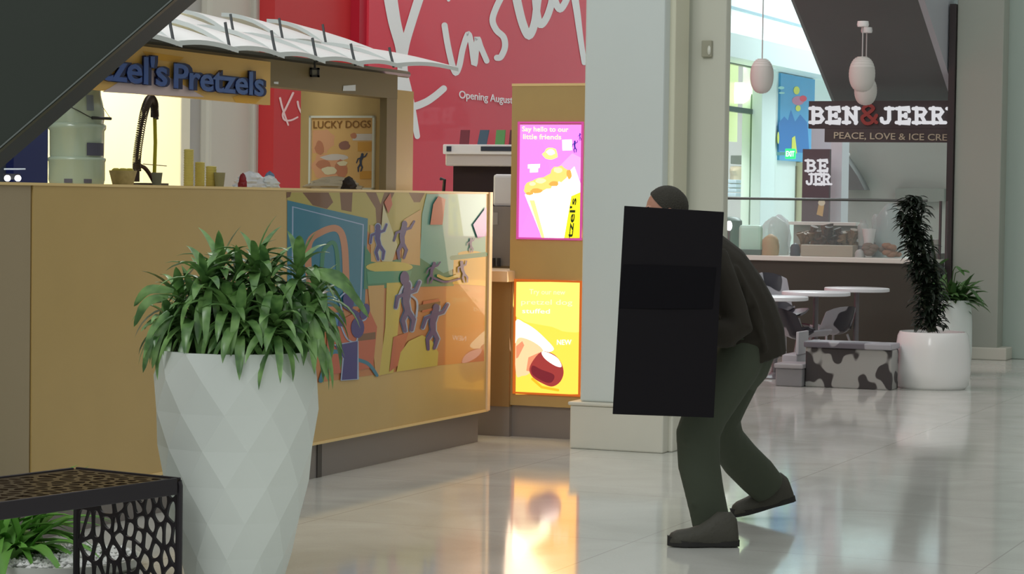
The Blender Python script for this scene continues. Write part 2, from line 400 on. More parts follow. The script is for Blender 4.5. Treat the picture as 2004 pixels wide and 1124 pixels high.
mb = MB(); mb.tube([e0 + V((0, -.004, .006)), e1 + V((0, -.004, .006))], .0025, 6); mb.build('edge_strip', mat((92, 98, 96), .4), t)
t['kind'] = 'thing'

# ================================================================== PRETZEL KIOSK
WOOD = mat((176, 148, 94), .38, k=1.35, noise=.05, nscale=5, coat=.35, coatr=.06)
WOODE = mat((205, 178, 125), .4, k=1.4); STEEL = mat((128, 122, 120), .38, metal=.35, k=1.3)
sCL = hit_t(62, 600, TK)[0]; sCR = SE
zt = 1.544; zb = .195
kc = thing('kiosk_counter', 'long tan kiosk counter with painted mural and grey plinth', 'counter', tuple(W(SE - 2, TK - .3, 0)))
MB().gbox(sCL + .006, sCR, TK - .06, TK, zb, zt - .012).build('front_panel', WOOD, kc)
MB().gbox(sCL - 2.2, sCL - .006, TK - .06, TK - .004, zb, zt - .012).build('side_panel', mat((150, 134, 108), .4, k=1.35), kc)['label'] = 'greyer tan end panel'
MB().gbox(sCL - 2.2, sCR + .004, TK - .5, TK + .004, zt - .012, zt).build('top_edge', WOODE, kc)
MB().gbox(sCR - .035, sCR, TK - .7, TK - .06, zb, zt - .012).build('end_panel', WOOD, kc)
MB().gbox(sCR - .03, sCR + .012, TK - .01, TK + .012, zb, zt).build('corner_post', mat((225, 190, 150), .4, k=1.2), kc)
MB().gbox(sCL - 2.2, sCR - .03, TK - .6, TK - .05, 0, zb).build('plinth', STEEL, kc)
sj = hit_t(628, 900, TK - .05)[0]
MB().gbox(sj - .05, sj, TK - .06, TK - .044, 0, zb).build('plinth_joint', mat((70, 66, 64), .4), kc)
MB().gbox(sCL, sCR + .003, TK - .01, TK + .006, zb - .006, zb + .008).build('bottom_edge', WOODE, kc)
# mural
pk = plane_t(TK)
def G(rgb, k=1.1): return mat(rgb, .35, k=k, spec=.2, coat=.55, coatr=.03)
def z3(ps): return [(540 + x / 2.161, 360 + y / 2.161) for x, y in ps]
NAVY = G((46, 42, 118)); TEAL = G((38, 116, 142)); OUT = G((150, 170, 200)); OLIVE = G((172, 158, 84)); BRN = G((112, 74, 50)); SKIN = G((188, 130, 100))
ORG_ = G((190, 122, 76)); GRN = G((40, 122, 92)); PEACH = G((196, 154, 96)); AQ = G((110, 168, 156)); YEL = G((196, 176, 84)); REDO = G((186, 92, 66)); GOLD = G((206, 162, 50)); PUR = G((132, 74, 160)); LT = G((196, 190, 150))
def fig(cx, cy, h, lean=0.0, g=1.0):                    # small plain dancing figure
    k = h / 100.0
    def q(ps): return [(cx + (x + lean * y) * k, cy + y * k) for x, y in ps]
    out = [ell(cx + lean * -44 * k, cy - 44 * k, 8 * k * g, 10 * k * g)]
    for ps, a, c2 in (([(0, -34), (-3, -10), (2, 12)], 17, 12), ([(0, -28), (-20, -20), (-24, 2)], 8, 6), ([(0, -28), (18, -34), (26, -52)], 8, 6), ([(0, 10), (-9, 30), (-4, 52)], 11, 7), ([(2, 10), (14, 28), (10, 50)], 11, 7)):
        out += ribbon2(q(ps), a * k + (g - 1) * 14 * k, c2 * k + (g - 1) * 14 * k)
    return out
layers = [
 (ORG_, [[(562, 377), (952, 377), (947, 707), (855, 716), (762, 730), (623, 749), (562, 757)]]),
 (OLIVE, [[(562, 377), (842, 377), (838, 440), (815, 470), (760, 500), (700, 430), (562, 405)]]),
 (BRN, [[(592, 377), (643, 377), (652, 396), (640, 409), (612, 402)], [(665, 377), (690, 377), (688, 415), (668, 411)], [(716, 377), (736, 377), (745, 400), (752, 377), (772, 377), (757, 410), (755, 440), (737, 440), (735, 408)], [(800, 377), (832, 377), (822, 396), (810, 396)], z3([(45, 35), (65, 35), (60, 55), (45, 60)])]),
 (TEAL, [[(562, 392), (720, 428), (714, 600), (562, 600)]]),
 (OUT, ribbon2([(572, 590), (573, 405), (711, 440), (706, 590)], 2.2)),
 (SKIN, ribbon2(smoothline([(606, 560), (604, 480), (628, 455), (660, 448), (674, 480), (678, 570)]), 13)),
 (GRN, ribbon2(smoothline([(630, 520), (634, 490), (652, 475), (660, 500), (662, 560)]), 8)),
 (GRN, [[(714, 480), (740, 520), (800, 500), (850, 498), (885, 520), (888, 560), (800, 562), (712, 566)]]),
 (PEACH, [[(790, 430), (824, 410), (822, 520), (785, 515)], [(724, 440), (740, 445), (745, 515), (726, 512)]]),
 (AQ, [[(835, 380), (951, 380), (950, 500), (868, 535), (822, 505), (826, 420)]]),
 (GOLD, [[(888, 505), (950, 495), (950, 560), (886, 556)]]), (G((190, 160, 60)), [ell(920, 497, 24, 6)]),
 (GRN, ribbon2([(885, 505), (950, 498)], 9)),
 (PEACH, [[(720, 560), (752, 558), (748, 735), (735, 737)]]), (YEL, [[(757, 545), (790, 540), (770, 730), (742, 735), (754, 640)]]),
 (YEL, [ell(762, 523, 46, 11)]), (G((60, 140, 112)), [[(718, 532), (806, 530), (800, 552), (720, 556)]]),
 (LT, [[(750, 400), (764, 440), (778, 480), (768, 512), (748, 512), (734, 490), (746, 450)]]), (REDO, [[(752, 396), (764, 378), (768, 400), (760, 418)]]),
 (OUT, fig(797, 600, 92, 0, 1.35) + fig(848, 640, 84, -.15, 1.35) + fig(741, 474, 66, .05, 1.25)),
 (NAVY, fig(741, 474, 66, .05) + fig(788, 470, 70, -.12)),
 (REDO, [[(640, 640), (720, 600), (738, 640), (730, 720), (640, 735)], [(770, 660), (800, 650), (780, 715), (762, 728)], [(828, 590), (860, 585), (860, 606), (826, 612)]]),
 (BRN, [[(818, 598), (862, 590), (860, 600), (818, 610)], [(700, 655), (735, 650), (735, 664), (700, 668)]]),
 (YEL, [[(776, 728), (784, 690), (800, 668), (826, 656), (846, 668), (858, 690), (856, 716)]]),
 (TEAL, ribbon2(smoothline([(628, 745), (650, 690), (690, 702), (720, 712), (738, 735)]), 9, 6)), (G((70, 120, 170)), [[(616, 612), (668, 612), (668, 640), (625, 632)]]),
 (OUT, ribbon2(smoothline([(672, 632), (668, 602), (664, 585), (684, 570), (700, 590), (718, 602), (716, 624), (702, 634), (698, 668), (680, 664), (668, 640)]), 3) + ribbon2([(668, 744), (672, 700), (655, 676), (700, 668), (700, 742), (668, 744)], 3)),
 (NAVY, [[(655, 677), (700, 668), (699, 742), (669, 744), (673, 702)], ell(700, 642, 13, 20), ell(714, 610, 9, 16, rot=.3), ell(682, 590, 10, 16, rot=-.3), [(664, 610), (672, 608), (674, 640), (662, 638)]] + ribbon2([(676, 600), (700, 615), (700, 640)], 8)),
 (OUT, ribbon2(smoothline([(778, 585), (790, 560), (800, 575), (816, 590), (815, 620)]), 4)),
 (NAVY, fig(797, 600, 92, 0) + [ell(792, 545, 9, 14)] + fig(848, 640, 84, -.15) + fig(845, 534, 40, -.3) + fig(907, 532, 40, .2) + fig(922, 480, 26) + ribbon2(smoothline([(850, 545), (872, 552), (900, 546)]), 4)),
 (YEL, ribbon2(smoothline([(858, 540), (875, 546), (895, 540)]), 6)),
 (PUR, [[(926, 440), (952, 405), (952, 462), (935, 466)]]),
 (REDO, [[(848, 400), (858, 384), (872, 390), (866, 440), (842, 440)]]),
]
mo = art('mural', pk, layers, kc, .001, .00008); mo['label'] = 'colourful mural of blue dancing figures'
# shelf stub and post in the gap beside the counter
sh = thing('serving_ledge', 'small pale serving ledge on a tan post in the gap beside the mural', 'shelf', tuple(W(SE + .3, TK - .4, 0)))
tA, _ = hit_s(957, 535, SE + .25); tB, _ = hit_s(993, 535, SE + .25)
zl = hit_s(970, 530, SE + .25)[1]
MB().gbox(SE + .25, SE + .75, tA - .3, tB, zl - .07, zl).build('ledge_top', mat((205, 180, 150), .4, k=1.2), sh, bevel=.006)
MB().gbox(SE + .35, SE + .7, tA - .3, tB - .02, .19, zl - .07).build('post', mat((125, 98, 62), .5, k=1.4), sh)
MB().gbox(SE + .36, SE + .7, tA - .3, tB - .02, 0, .19).build('kick', STEEL, sh)

# ---- lightbox stand
L0 = W(0, 0, 0) + V((-.02, 14.85, 0)); SB = L0.dot(Q)
tl0 = hit_s(996, 600, SB)[0]; tl1 = T0 + .25
_, ztp = hit_s(1005, 165, SB)
lb = thing('lightbox_stand', 'tan kiosk end wall with two glowing menu lightboxes', 'display', tuple(W(SB, (tl0 + tl1) / 2, 0)))
MB().gbox(SB, SB + .30, tl0, tl1, .2, ztp).build('stand_panel', mat((170, 144, 94), .4, k=1.2, noise=.04), lb, bevel=.004)
MB().gbox(SB + .03, SB + .28, tl0 + .01, tl1, 0, .2).build('plinth', STEEL, lb)
MB().gbox(SB - .004, SB, tl0, tl1, ztp - .012, ztp + .004).build('top_edge', WOODE, lb)
ps_ = plane_s(SB)
def lightbox(xa, xb, ya, yb, nm, frame, layers, texts, xr=None):
    xb2 = xb + 22
    A, B, Cc, D_ = ps_(xa, ya), ps_(xb2, ya), ps_(xb2, yb), ps_(xa, yb)
    ta, za = hit_s(xa, ya, SB); tb_, zb_ = hit_s(xb, yb, SB); tb_ = hit_s(xr or xb - 1, ya, SB)[0]; layers = [(m_, [[(min(x_, xb - 1), min(max(y_, ya + 2), yb - 1)) for x_, y_ in p_] for p_ in ps2]) for m_, ps2 in layers]
    mb = MB(); e = .012
    for (u0, u1, v0, v1) in ((ta - e, tb_ + e, za, za + e), (ta - e, tb_ + e, zb_ - e, zb_), (ta - e, ta, zb_, za), (tb_, tb_ + e, zb_, za)):
        mb.gbox(SB - .012, SB + .002, u0, u1, v0, v1)
    fr = mb.build('lightbox_frame', em(frame, .55), lb)
    fr['label'] = nm
    art('lit_poster', ps_, layers, fr, .003, .0001)
    for tx in texts: text_on('poster_lettering', *tx, parent=fr, ext=.001, off=.012)
E = lambda c, s=1.0: em(c, s)
def lump(cx, cy, rx, ry, seed=0, n=14):
    r_ = random.Random(seed); return [(cx + rx * (1 + .16 * r_.uniform(-1, 1)) * math.cos(a), cy + ry * (1 + .16 * r_.uniform(-1, 1)) * math.sin(a)) for a in [2 * math.pi * k / n for k in range(n)]]
NG = [E((255, 205, 110), 1.3), E((255, 175, 80), 1.1), E((255, 235, 160), 1.5)]
cup = [
 (E((245, 120, 230), 1.6), [[(1018, 242), (1160, 242), (1158, 468), (1015, 467)]]),
 (E((225, 130, 255), 1.3), [[(1018, 270), (1062, 278), (1075, 330), (1040, 400), (1016, 460)]]),
 (E((255, 150, 215), 1.5), [[(1075, 345), (1120, 300), (1160, 310), (1160, 350), (1100, 350)]]),
 (E((255, 250, 235), 3.4), [[(1027, 381), (1056, 368), (1100, 350), (1124, 326), (1140, 368), (1160, 350), (1160, 468), (1061, 467)]]),
 (E((255, 235, 120), 1.8), [[(1036, 392), (1046, 392), (1066, 467), (1060, 467)]]),
 (NG[0], [lump(1048, 365, 22, 12, 1), lump(1065, 358, 20, 13, 2), lump(1095, 340, 17, 16, 3), lump(1080, 352, 15, 12, 4), lump(1035, 372, 10, 9, 5)]),
 (NG[2], [lump(1058, 354, 10, 5, 6), lump(1092, 333, 9, 6, 7), lump(1042, 360, 7, 4, 8)]),
 (NG[1], [lump(1050, 374, 12, 5, 9), lump(1084, 360, 9, 5, 10), lump(1114, 341, 5, 10, 11), lump(1036, 379, 8, 3, 12)]),
 (E((255, 235, 30), 1.3), [[(1118, 384), (1160, 375), (1160, 468), (1104, 468)]]),
 (E((255, 215, 120), 1.6), [lump(1077, 302, 15, 12, 13)]), (E((255, 240, 190), 1.9), [lump(1078, 298, 9, 6, 14)]),
 (E((255, 255, 255), 2.2), [[(1100, 274), (1119, 273), (1120, 294), (1101, 295)], [(1033, 322), (1057, 321), (1056, 329), (1033, 330)], [(1037, 329), (1053, 329), (1053, 337), (1037, 338)]]),
 (E((60, 40, 200), .6), fig(1125, 287, 22) + fig(1135, 268, 14)),
]
lightbox(1018, 1140, 242, 467, 'pink lightbox poster of a paper cup of pretzel bites', (255, 90, 190), cup,
 [('Say hello to our', ps_, 1022, 257, 1112, 258, 9.5, E((255, 240, 120), 2.2)), ('little friends', ps_, 1024, 272, 1098, 273, 9.5, E((255, 240, 120), 2.2))])
# sideways lettering on the cup
def vertical_text(s, x, ytop, ybot, hpx, m, parent):
    me = text_mesh(s, 1.0, .02); xs = [v.co.x for v in me.vertices]; wd = max(xs) - min(xs); mn = min(xs)
    a = ps_(x, ybot, .014); bt = ps_(x + 8, ytop, .014); u = (bt - a) / wd; right = P * (hpx * 14.7 / F / .7)
    for v in me.vertices:
        xx, yy, zz = v.co.x - mn, v.co.y, v.co.z; v.co = a + u * xx - right * yy + -Q * .001 * zz
    me.materials.clear(); me.materials.append(m); link('poster_lettering', me, parent)
vertical_text("tzel's", 1120, 388, 467, 11, E((40, 70, 20), .4), lb)
dog = [
 (E((255, 178, 62), 1.8), [[(1011, 549), (1160, 552), (1158, 780), (1009, 773)]]),
 (E((255, 196, 90), 1.75), [soft([(1011, 549), (1040, 548), (1160, 552), (1158, 640), (1110, 650), (1080, 640), (1010, 620)], 3)]),
 (E((255, 245, 190), 3.2), [soft([(1010, 628), (1026, 632), (1046, 644), (1066, 662), (1084, 684), (1062, 690), (1030, 680), (1010, 676)])]),
 (E((255, 200, 150), 1.2), [soft([(1010, 668), (1032, 664), (1062, 684), (1056, 706), (1036, 731), (1022, 736), (1010, 733)])]),
 (E((240, 150, 110), 1.0), [[(1010, 678), (1022, 668), (1026, 676), (1014, 700), (1010, 702)], [(1034, 700), (1056, 690), (1040, 728), (1030, 726)]]),
 (E((180, 60, 60), .8), [soft([(1036, 722), (1046, 702), (1062, 688), (1084, 694), (1098, 710), (1103, 730), (1096, 748), (1080, 757), (1060, 750), (1042, 738)])]),
 (E((140, 30, 50), .7), [soft([(1042, 716), (1060, 724), (1084, 734), (1080, 748), (1066, 748), (1042, 733)])]),
 (E((255, 220, 210), 1.9), [soft([(1060, 689), (1074, 691), (1092, 702), (1099, 718), (1086, 716), (1066, 702)])]),
 (E((255, 175, 30), 1.2), ribbon2([(1042, 742), (1060, 758), (1092, 764)], 5)),
]
lightbox(1011, 1137, 550, 773, 'yellow lightbox poster of a hot dog wrapped in pretzel dough', (255, 120, 30), dog,
 [('Try our new', ps_, 1036, 576, 1106, 577, 10, E((255, 245, 150), 1.9)), ('pretzel dog', ps_, 1020, 596, 1120, 597, 10, E((255, 245, 150), 1.9)), ('stuffed', ps_, 1022, 613, 1076, 614, 9, E((255, 250, 190), 2.1)), ('NEW', ps_, 1090, 675, 1118, 675, 10, E((255, 250, 230), 2.4))])
area('lightbox_glow', tuple(W(SB - .05, tl0 + .25, 1.0)), tuple(W(SB - 3, tl0 + 1.0, .3)), .45, 5, (1.0, .72, .5), 1.5)

# ---- overhead frame: beam, sign board, corner post
TF = TK - .03
s_sr = hit_t(530, 160, TF)[0]; s_post0 = hit_t(757, 250, TF)[0]; s_post1 = hit_t(777, 250, TF)[0]
zbt = hit_t(777, 147, TF)[1]; zbb = hit_t(720, 188, TF)[1]
kf = thing('kiosk_portal', 'tan overhead beam and corner post carrying the kiosk roof', 'frame', tuple(W(s_post1, TF, zt)))
DW = mat((134, 116, 82), .5, k=1.1)
MB().gbox(8.6, s_post1, TF - .10, TF, zbb, zbt).build('beam', DW, kf)
MB().gbox(s_post1 - .13, s_post1, TF - .045, TF - .002, zt, zbb).build('post', DW, kf)
sgb = hit_t(527, 206, TF + .03); sgt = hit_t(534, 122, TF + .03)
mb = MB(); pf = plane_t(TF + .01)
mb.use(mat((214, 160, 84), .35, k=1.45, noise=.12, nscale=1.2, coat=.3)).gbox(8.6, sgb[0], TF + .002, TF + .035, sgb[1], sgt[1])
sg = thing('kiosk_sign', 'long orange kiosk sign board with raised blue lettering', 'sign', tuple(W(sgb[0] - 1, TF + .02, sgb[1])))
mb.build('sign_board', None, sg)
pf = plane_t(TF + .036)
art('painted_patch', pf, [(mat((205, 150, 40), .4, k=1.4), [[(455, 190), (480, 182), (520, 185), (500, 203), (462, 201)], [(280, 100), (360, 112), (350, 122), (290, 116)]]), (mat((196, 176, 176), .35, k=1.35), [[(215, 172), (280, 130), (330, 150), (400, 190), (300, 186), (200, 180)]])], sg, .0005, .0003)
BL_SHEEN = mat((52, 82, 150), .18, k=1.3, spec=.7, coat=.6); BLD = mat((24, 34, 82), .35)  # letter faces get a lighter blue to paint in the lit reflection
def sign_text(s, xa, ya, xb, yb, h):
    text_on('raised_lettering', s, plane_t(TF + .036), xa, ya, xb, yb, h, BLD, sg, ext=.02, offset=.045, off=.0, space=.98)
    text_on('letter_face_sheen', s, plane_t(TF + .036), xa + .5, ya, xb + .5, yb, h, BL_SHEEN, sg, ext=.003, offset=.02, off=.022, space=.98)
sign_text('Pretzels', 339, 171, 515, 187, 47)
sign_text("Wetzel's", 84, 143, 326, 168, 56)
art('price_tag', plane_t(TF), [(mat((235, 238, 245), .4, k=1.3), [[(672, 168), (696, 166), (696, 178), (671, 178)]])], kf, .003)
art('price_tag', plane_t(TF), [(mat((235, 238, 245), .4, k=1.3), [[(536, 160), (545, 160), (545, 165), (536, 164)]])], kf, .003)
# poster cabinet behind
SPc = s_post0 + .15
tc0, _ = hit_s(588, 280, SPc); tc1, _ = hit_s(757, 280, SPc); 
pc = thing('poster_cabinet', 'tan back panel inside the kiosk holding the framed food poster', 'cabinet', tuple(W(SPc, (tc0 + tc1) / 2, zt)))
MB().gbox(SPc, SPc + .35, tc0, tc1, zt + .001, 2.12).build('cabinet_panel', mat((200, 170, 112), .45, k=1.15), pc)
pp = plane_s(SPc)
po = thing('food_poster', 'white framed orange poster of hot dogs hanging on the tan panel', 'poster', tuple(pp(670, 368)))
mb = MB(); tA, zA = hit_s(608, 227, SPc); tB, zB = hit_s(734, 372, SPc)
for u0, u1, v0, v1 in ((tA, tB, zA - .012, zA), (tA, tB, zB, zB + .012), (tA, tA + .012, zB, zA), (tB - .012, tB, zB, zA)): mb.gbox(SPc - .022, SPc - .002, u0, u1, v0, v1)
mb.build('poster_frame', mat((236, 226, 200), .4, k=1.3), po)
art('printed_sheet', pp, [(mat((214, 172, 108), .5, k=1.3), [rect(609, 228, 733, 371)]), (mat((222, 160, 118), .5, k=1.3), [lump(635, 275, 22, 20, 31), lump(640, 325, 30, 26, 32), rect(612, 255, 640, 300)]),
 (mat((205, 195, 185), .5, k=1.3), [lump(655, 308, 26, 6, 33), rect(690, 262, 728, 275)]), (mat((196, 130, 96), .5, k=1.2), [lump(625, 290, 9, 14, 34), lump(668, 330, 12, 18, 35), lump(633, 322, 14, 9, 36), lump(692, 266, 6, 6, 37)]),
 (mat((150, 106, 90), .5, k=1.2), [lump(674, 285, 11, 9, 38)]), (mat((232, 206, 168), .5, k=1.3), [lump(645, 334, 16, 8, 39), lump(670, 320, 10, 5, 40)]), (mat((204, 150, 66), .5, k=1.3), [rect(700, 278, 727, 296), rect(704, 335, 728, 350)]),
 (mat((70, 78, 98), .5), fig(706, 318, 34, -.2))], po, .002, .0006)
text_on('poster_lettering', 'LUCKY DOGS', pp, 613, 251, 726, 250, 14, mat((150, 105, 50), .5), po, .001, .01, .008)

# ---- roof of curved translucent blades
SL = mat((214, 218, 216), .4, trans=.1, spec=.5, k=1.15); BR = mat((70, 72, 74), .4, metal=.5)
n_s = 0
LBL = ['uppermost white roof blade beside the stair flank', 'white curved roof blade above the sign lettering start', 'white curved roof blade above the middle of the sign', 'white curved roof blade above the right end of the sign', 'white curved roof blade above the small black spot lamp', 'white curved roof blade above the corner post', 'last white roof blade reaching over the red wall']
def blade(xa, ya, xb, yb, rise, depth, lab, tpl, droop=.02):
    """one blade: front edge from pixel (xa,ya) to (xb,yb) on plane tpl, climbing backwards"""
    a = W(*[hit_t(xa, ya, tpl)[0], tpl, hit_t(xa, ya, tpl)[1]]); c = W(*[hit_t(xb, yb, tpl)[0], tpl, hit_t(xb, yb, tpl)[1]])
    th = thing('roof_blade', lab, 'roof blade', tuple((a + c) / 2), 'curved white blades of the kiosk roof')
    n = 10; top = []; mb = MB(); rings = []
    for i in range(n + 1):
        f = i / n; base = a.lerp(c, f); arch = math.sin(f * math.pi) * droop; tp = (1 - .45 * f)
        r = []
        for j in range(7):
            g = j / 6; r.append(base - P * depth * g + Z * (arch * (1 - g) + rise * tp * (1 - (1 - g) ** 2)))
        for j in range(6, -1, -1): r.append(r[j] + Z * .022)
        rings.append(r)
    mb.loft(rings); mb.build('blade_sheet', SL, th, smooth=True)
    e = a; MB().tube([e + Z * .0, e - P * .02 + Z * (rise * .55), e - P * .03 + Z * (rise * .9)], .007, 6).build('bracket', BR, th)
TB = TF + .25
xs = [(205, 70), (345, 92), (455, 103), (545, 114), (625, 124), (700, 131), (775, 134), (885, 139)]
for i in range(7):
    blade(xs[i][0] - 4, xs[i][1] - 2, xs[i + 1][0] + 12, xs[i + 1][1] + 1, .17 - .008 * i, .45, LBL[i], TB - .012 * i)
xs2 = [(320, 52), (460, 80), (555, 86), (640, 96), (735, 108)]
L2 = ['back row white roof blade nearest the stair flank', 'back row white roof blade before the pale wall', 'back row white roof blade crossing the red wall edge', 'back row white roof blade ending on the red wall']
for i in range(4): blade(xs2[i][0], xs2[i][1], xs2[i + 1][0] + 8, xs2[i + 1][1], .16, .4, L2[i], TB - .75 - .012 * i)
mb = MB().tube([W(8.6, TF - .08, zbt + .02), W(s_post1 + .3, TF - .08, zbt + .02)], .02, 8); mb.build('roof_rail', mat((150, 148, 142), .4, metal=.4), kf)
# spot lamp hanging off the roof
lp = at(616, 132, 12.35)
t = thing('spot_lamp', 'small black box spot lamp hanging under the roof blades', 'lamp', tuple(lp))
MB().tube([lp + Z * .05, lp - Z * .005], .006, 6).build('stem', mat((30, 30, 30), .5), t)
mb = MB()
for a_, b_ in (((-.024, -.01, -.05), (-.014, .03, -.002)), ((.014, -.01, -.05), (.024, .03, -.002)), ((-.024, -.01, -.05), (.024, .03, -.04)), ((-.024, -.01, -.012), (.024, .03, -.002))): mb.box(tuple(lp + V(a_)), tuple(lp + V(b_)))
mb.build('lamp_body', mat((40, 38, 36), .5), t); MB().box(tuple(lp + V((-.013, .0, -.04))), tuple(lp + V((.013, .004, -.013)))).build('lens', mat((150, 145, 130), .3), t)

# ================================================================== THINGS ON THE KIOSK COUNTER
zc = zt                                                  # goods stand on the counter's inner shelf
def on_counter(x, back=.25, y=360):                      # point on the counter top below pixel column x
    s, _ = hit_t(x, y, TK - back); return W(s, TK - back, zc)
MB().gbox(sCL - 2.2, sCR - .04, TK - .62, TK - .061, zt - .04, zt - .013).build('inner_shelf', mat((150, 145, 135), .4), kc)
# water jug
wj = on_counter(150, .22); k = 10.4 / F
R = 56 * k
t = thing('water_jug', 'large ribbed clear water container standing on the counter at left', 'water jug', tuple(wj))
prof = [(R * .96, 0), (R, .02), (R, .10), (R * 1.03, .106), (R * 1.03, .116), (R * .95, .122), (R * .96, .13), (R * .97, .24), (R * 1.03, .25), (R * 1.03, .268), (R * .94, .275), (R * .97, .30), (R * .96, .33), (R * .9, .37), (R * .84, .40), (R * .82, .44), (R * .6, .46), (.03, .462)]
MB().lathe(wj, prof, 36).build('bottle', mat((160, 178, 160), .18, alpha=.9, k=1.0, spec=.8), t, smooth=True, ang=60)
d = (V((0, 0, 0)) - V((wj.x, wj.y, 0))).normalized(); side = V((-d.y, d.x, 0))
def onjug(a, z, off=1.01): 
    v = d * math.cos(a) + side * math.sin(a); return V((wj.x, wj.y, zc + z)) + v * R * off
mb = MB(); mb.loft([[onjug(a, .128), onjug(a, .185)] for a in [.35 + i * .12 for i in range(8)]], closed=False); mb.build('label', mat((72, 72, 88), .5), t)
mb = MB(); mb.loft([[onjug(a, .33, .98), onjug(a, .40, .93)] for a in [.35 + i * .1 for i in range(4)]], closed=False); mb.build('sticker', mat((120, 130, 140), .5), t)
mb = MB().tube([onjug(-.5, .36, 1.0), onjug(.0, .33, 1.04), onjug(.45, .30, 1.05), onjug(.8, .297, 1.06)], .0022, 6); mb.tube([onjug(.5, .297, 1.08), onjug(1.2, .297, 1.28)], .007, 6); mb.tube([onjug(1.2, .3, 1.25), onjug(1.1, .35, 1.0)], .0015, 5)
mb.build('spigot', mat((40, 40, 40), .4), t)
for a in (-.45, .25): mb = MB(); mb.loft([[onjug(a + i * .1, .004, 1.012), onjug(a + i * .1, .022, 1.012)] for i in range(4)], closed=False); mb.build('foot_shade_patch', mat((86, 84, 96), .5), t)  # grey bands paint the shade around the jug's foot
# spring tap
def ck(x, y, back=.3):
    s, z = hit_t(x, y, TK - back); return W(s, TK - back, z)
bk = .3; base = ck(300, 356, bk); base.z = zc
t = thing('sink_tap', 'tall spring necked sink tap with yellow hose above the counter', 'tap', tuple(base))
path = smoothline([tuple(ck(x, y)) for x, y in ((268, 335), (268, 310), (273, 270), (281, 225), (289, 200), (296, 193), (302, 205), (303, 228))], 14)
path = [V(p) for p in path]
MB().tube(path, .0075, 8).build('neck', mat((74, 60, 54), .4), t, smooth=True)
coil = []; LEN = len(path)
for i in range(LEN * 7):
    f = i / 7; j = min(int(f), LEN - 2); p = path[j].lerp(path[j + 1], f - j); dd = (path[j + 1] - path[j]).normalized()
    a_ = dd.cross(V((0, 1, 0))).normalized(); b_ = a_.cross(dd); an = i * 2 * math.pi / 9
    coil.append(p + a_ * math.cos(an) * .019 + b_ * math.sin(an) * .019)
MB().tube(coil, .0028, 5).build('spring', mat((96, 84, 76), .35, metal=.6), t, smooth=True)
MB().tube([ck(303, 205), ck(305, 234)], .014, 10).build('spray_head', mat((84, 82, 90), .35, metal=.4), t, smooth=True)
MB().tube([ck(303, 232), ck(304, 280), ck(302, 345)], .009, 8).build('hose', mat((170, 165, 20), .4, k=1.3), t, smooth=True)
MB().tube([ck(268, 356), ck(268, 318)], .013, 8).build('riser', mat((62, 44, 42), .4), t, smooth=True)
MB().tube([V(p) for p in smoothline([tuple(ck(x, y)) for x, y in ((268, 322), (282, 328), (292, 340), (302, 358))])], .010, 8).build('lower_arm', mat((78, 52, 52), .4), t, smooth=True)
MB().tube([ck(280, 321), ck(326, 325)], .0022, 5).build('lever', mat((150, 140, 110), .4), t)
MB().gbox(base.dot(Q) - .12, base.dot(Q) + .06, TK - bk - .05, TK - bk + .05, zc, zc + .012).build('tap_base', mat((110, 100, 90), .4, metal=.5), t)
# bowl with lemons beside the tap
def bowl(x0_, x1_, ytop, label, m_, inner, back=.22):
    c_ = on_counter((x0_ + x1_) / 2, back); r_ = (x1_ - x0_) / 2 * c_.y / F; h_ = max(.03, hit_t((x0_ + x1_) / 2, ytop, TK - back)[1] - zc)
    t = thing('snack_bowl', label, 'bowl', tuple(c_))
    MB().lathe(c_, [(r_ * .72, 0), (r_ * .75, .004), (r_, h_), (r_ * .94, h_), (r_ * .55, .012)], 24, cap=True).build('bowl_body', m_, t, smooth=True)
    return t, c_, r_, h_
t, c_, r_, h_ = bowl(213, 268, 334, 'printed paper tray of yellow fruit left of the tap', mat((190, 176, 130), .5, noise=.3, nscale=40), None)
for i, (dx, dy) in enumerate(((-.5, 0), (0, -.2), (.45, .1), (0, .4))):
    lm = MB().ball(c_ + V((dx * r_, dy * r_, h_ - .004)), (.022, .018, .017), 7).build('lemon', mat((190, 176, 70), .45, k=1.3), None, smooth=True)
    tag(lm, 'yellow fruit lying in the paper tray left of the tap', 'fruit', 'yellow fruit in the paper tray')
bowl(296, 318, 338, 'small grey tray just right of the tap', mat((120, 125, 110), .5), None)
# stacks of yellow paper cups
YC = mat((204, 192, 110), .45, k=1.3, noise=.1, nscale=30)
for xx, yy, wd, lab in ((369, 292, 20, 'tallest stack of yellow paper cups'), (391, 317, 20, 'middle height stack of yellow paper cups'), (413, 325, 22, 'shortest stack of yellow paper cups next to a tray')):
    c_ = on_counter(xx, .25); r_ = wd / 2 * c_.y / F; h_ = hit_t(xx, yy, TK - .25)[1] - zc
    prof = [(r_ * .8, 0)]; z_ = 0; nn = max(4, int(h_ / .012))
    for i in range(nn): prof += [(r_ * .93, h_ * (i + .2) / nn), (r_ * 1.0, h_ * (i + .7) / nn), (r_ * .9, h_ * (i + .8) / nn)]
    prof += [(r_ * .7, h_)]
    tag(MB().lathe(c_, prof, 20).build('cup_stack', YC, None, smooth=True, ang=50), lab + ' on the kiosk counter', 'cups', 'yellow cup stacks')
bowl(418, 441, 338, 'grey paper food tray beside the shortest cup stack', mat((160, 158, 120), .5), None, .2)
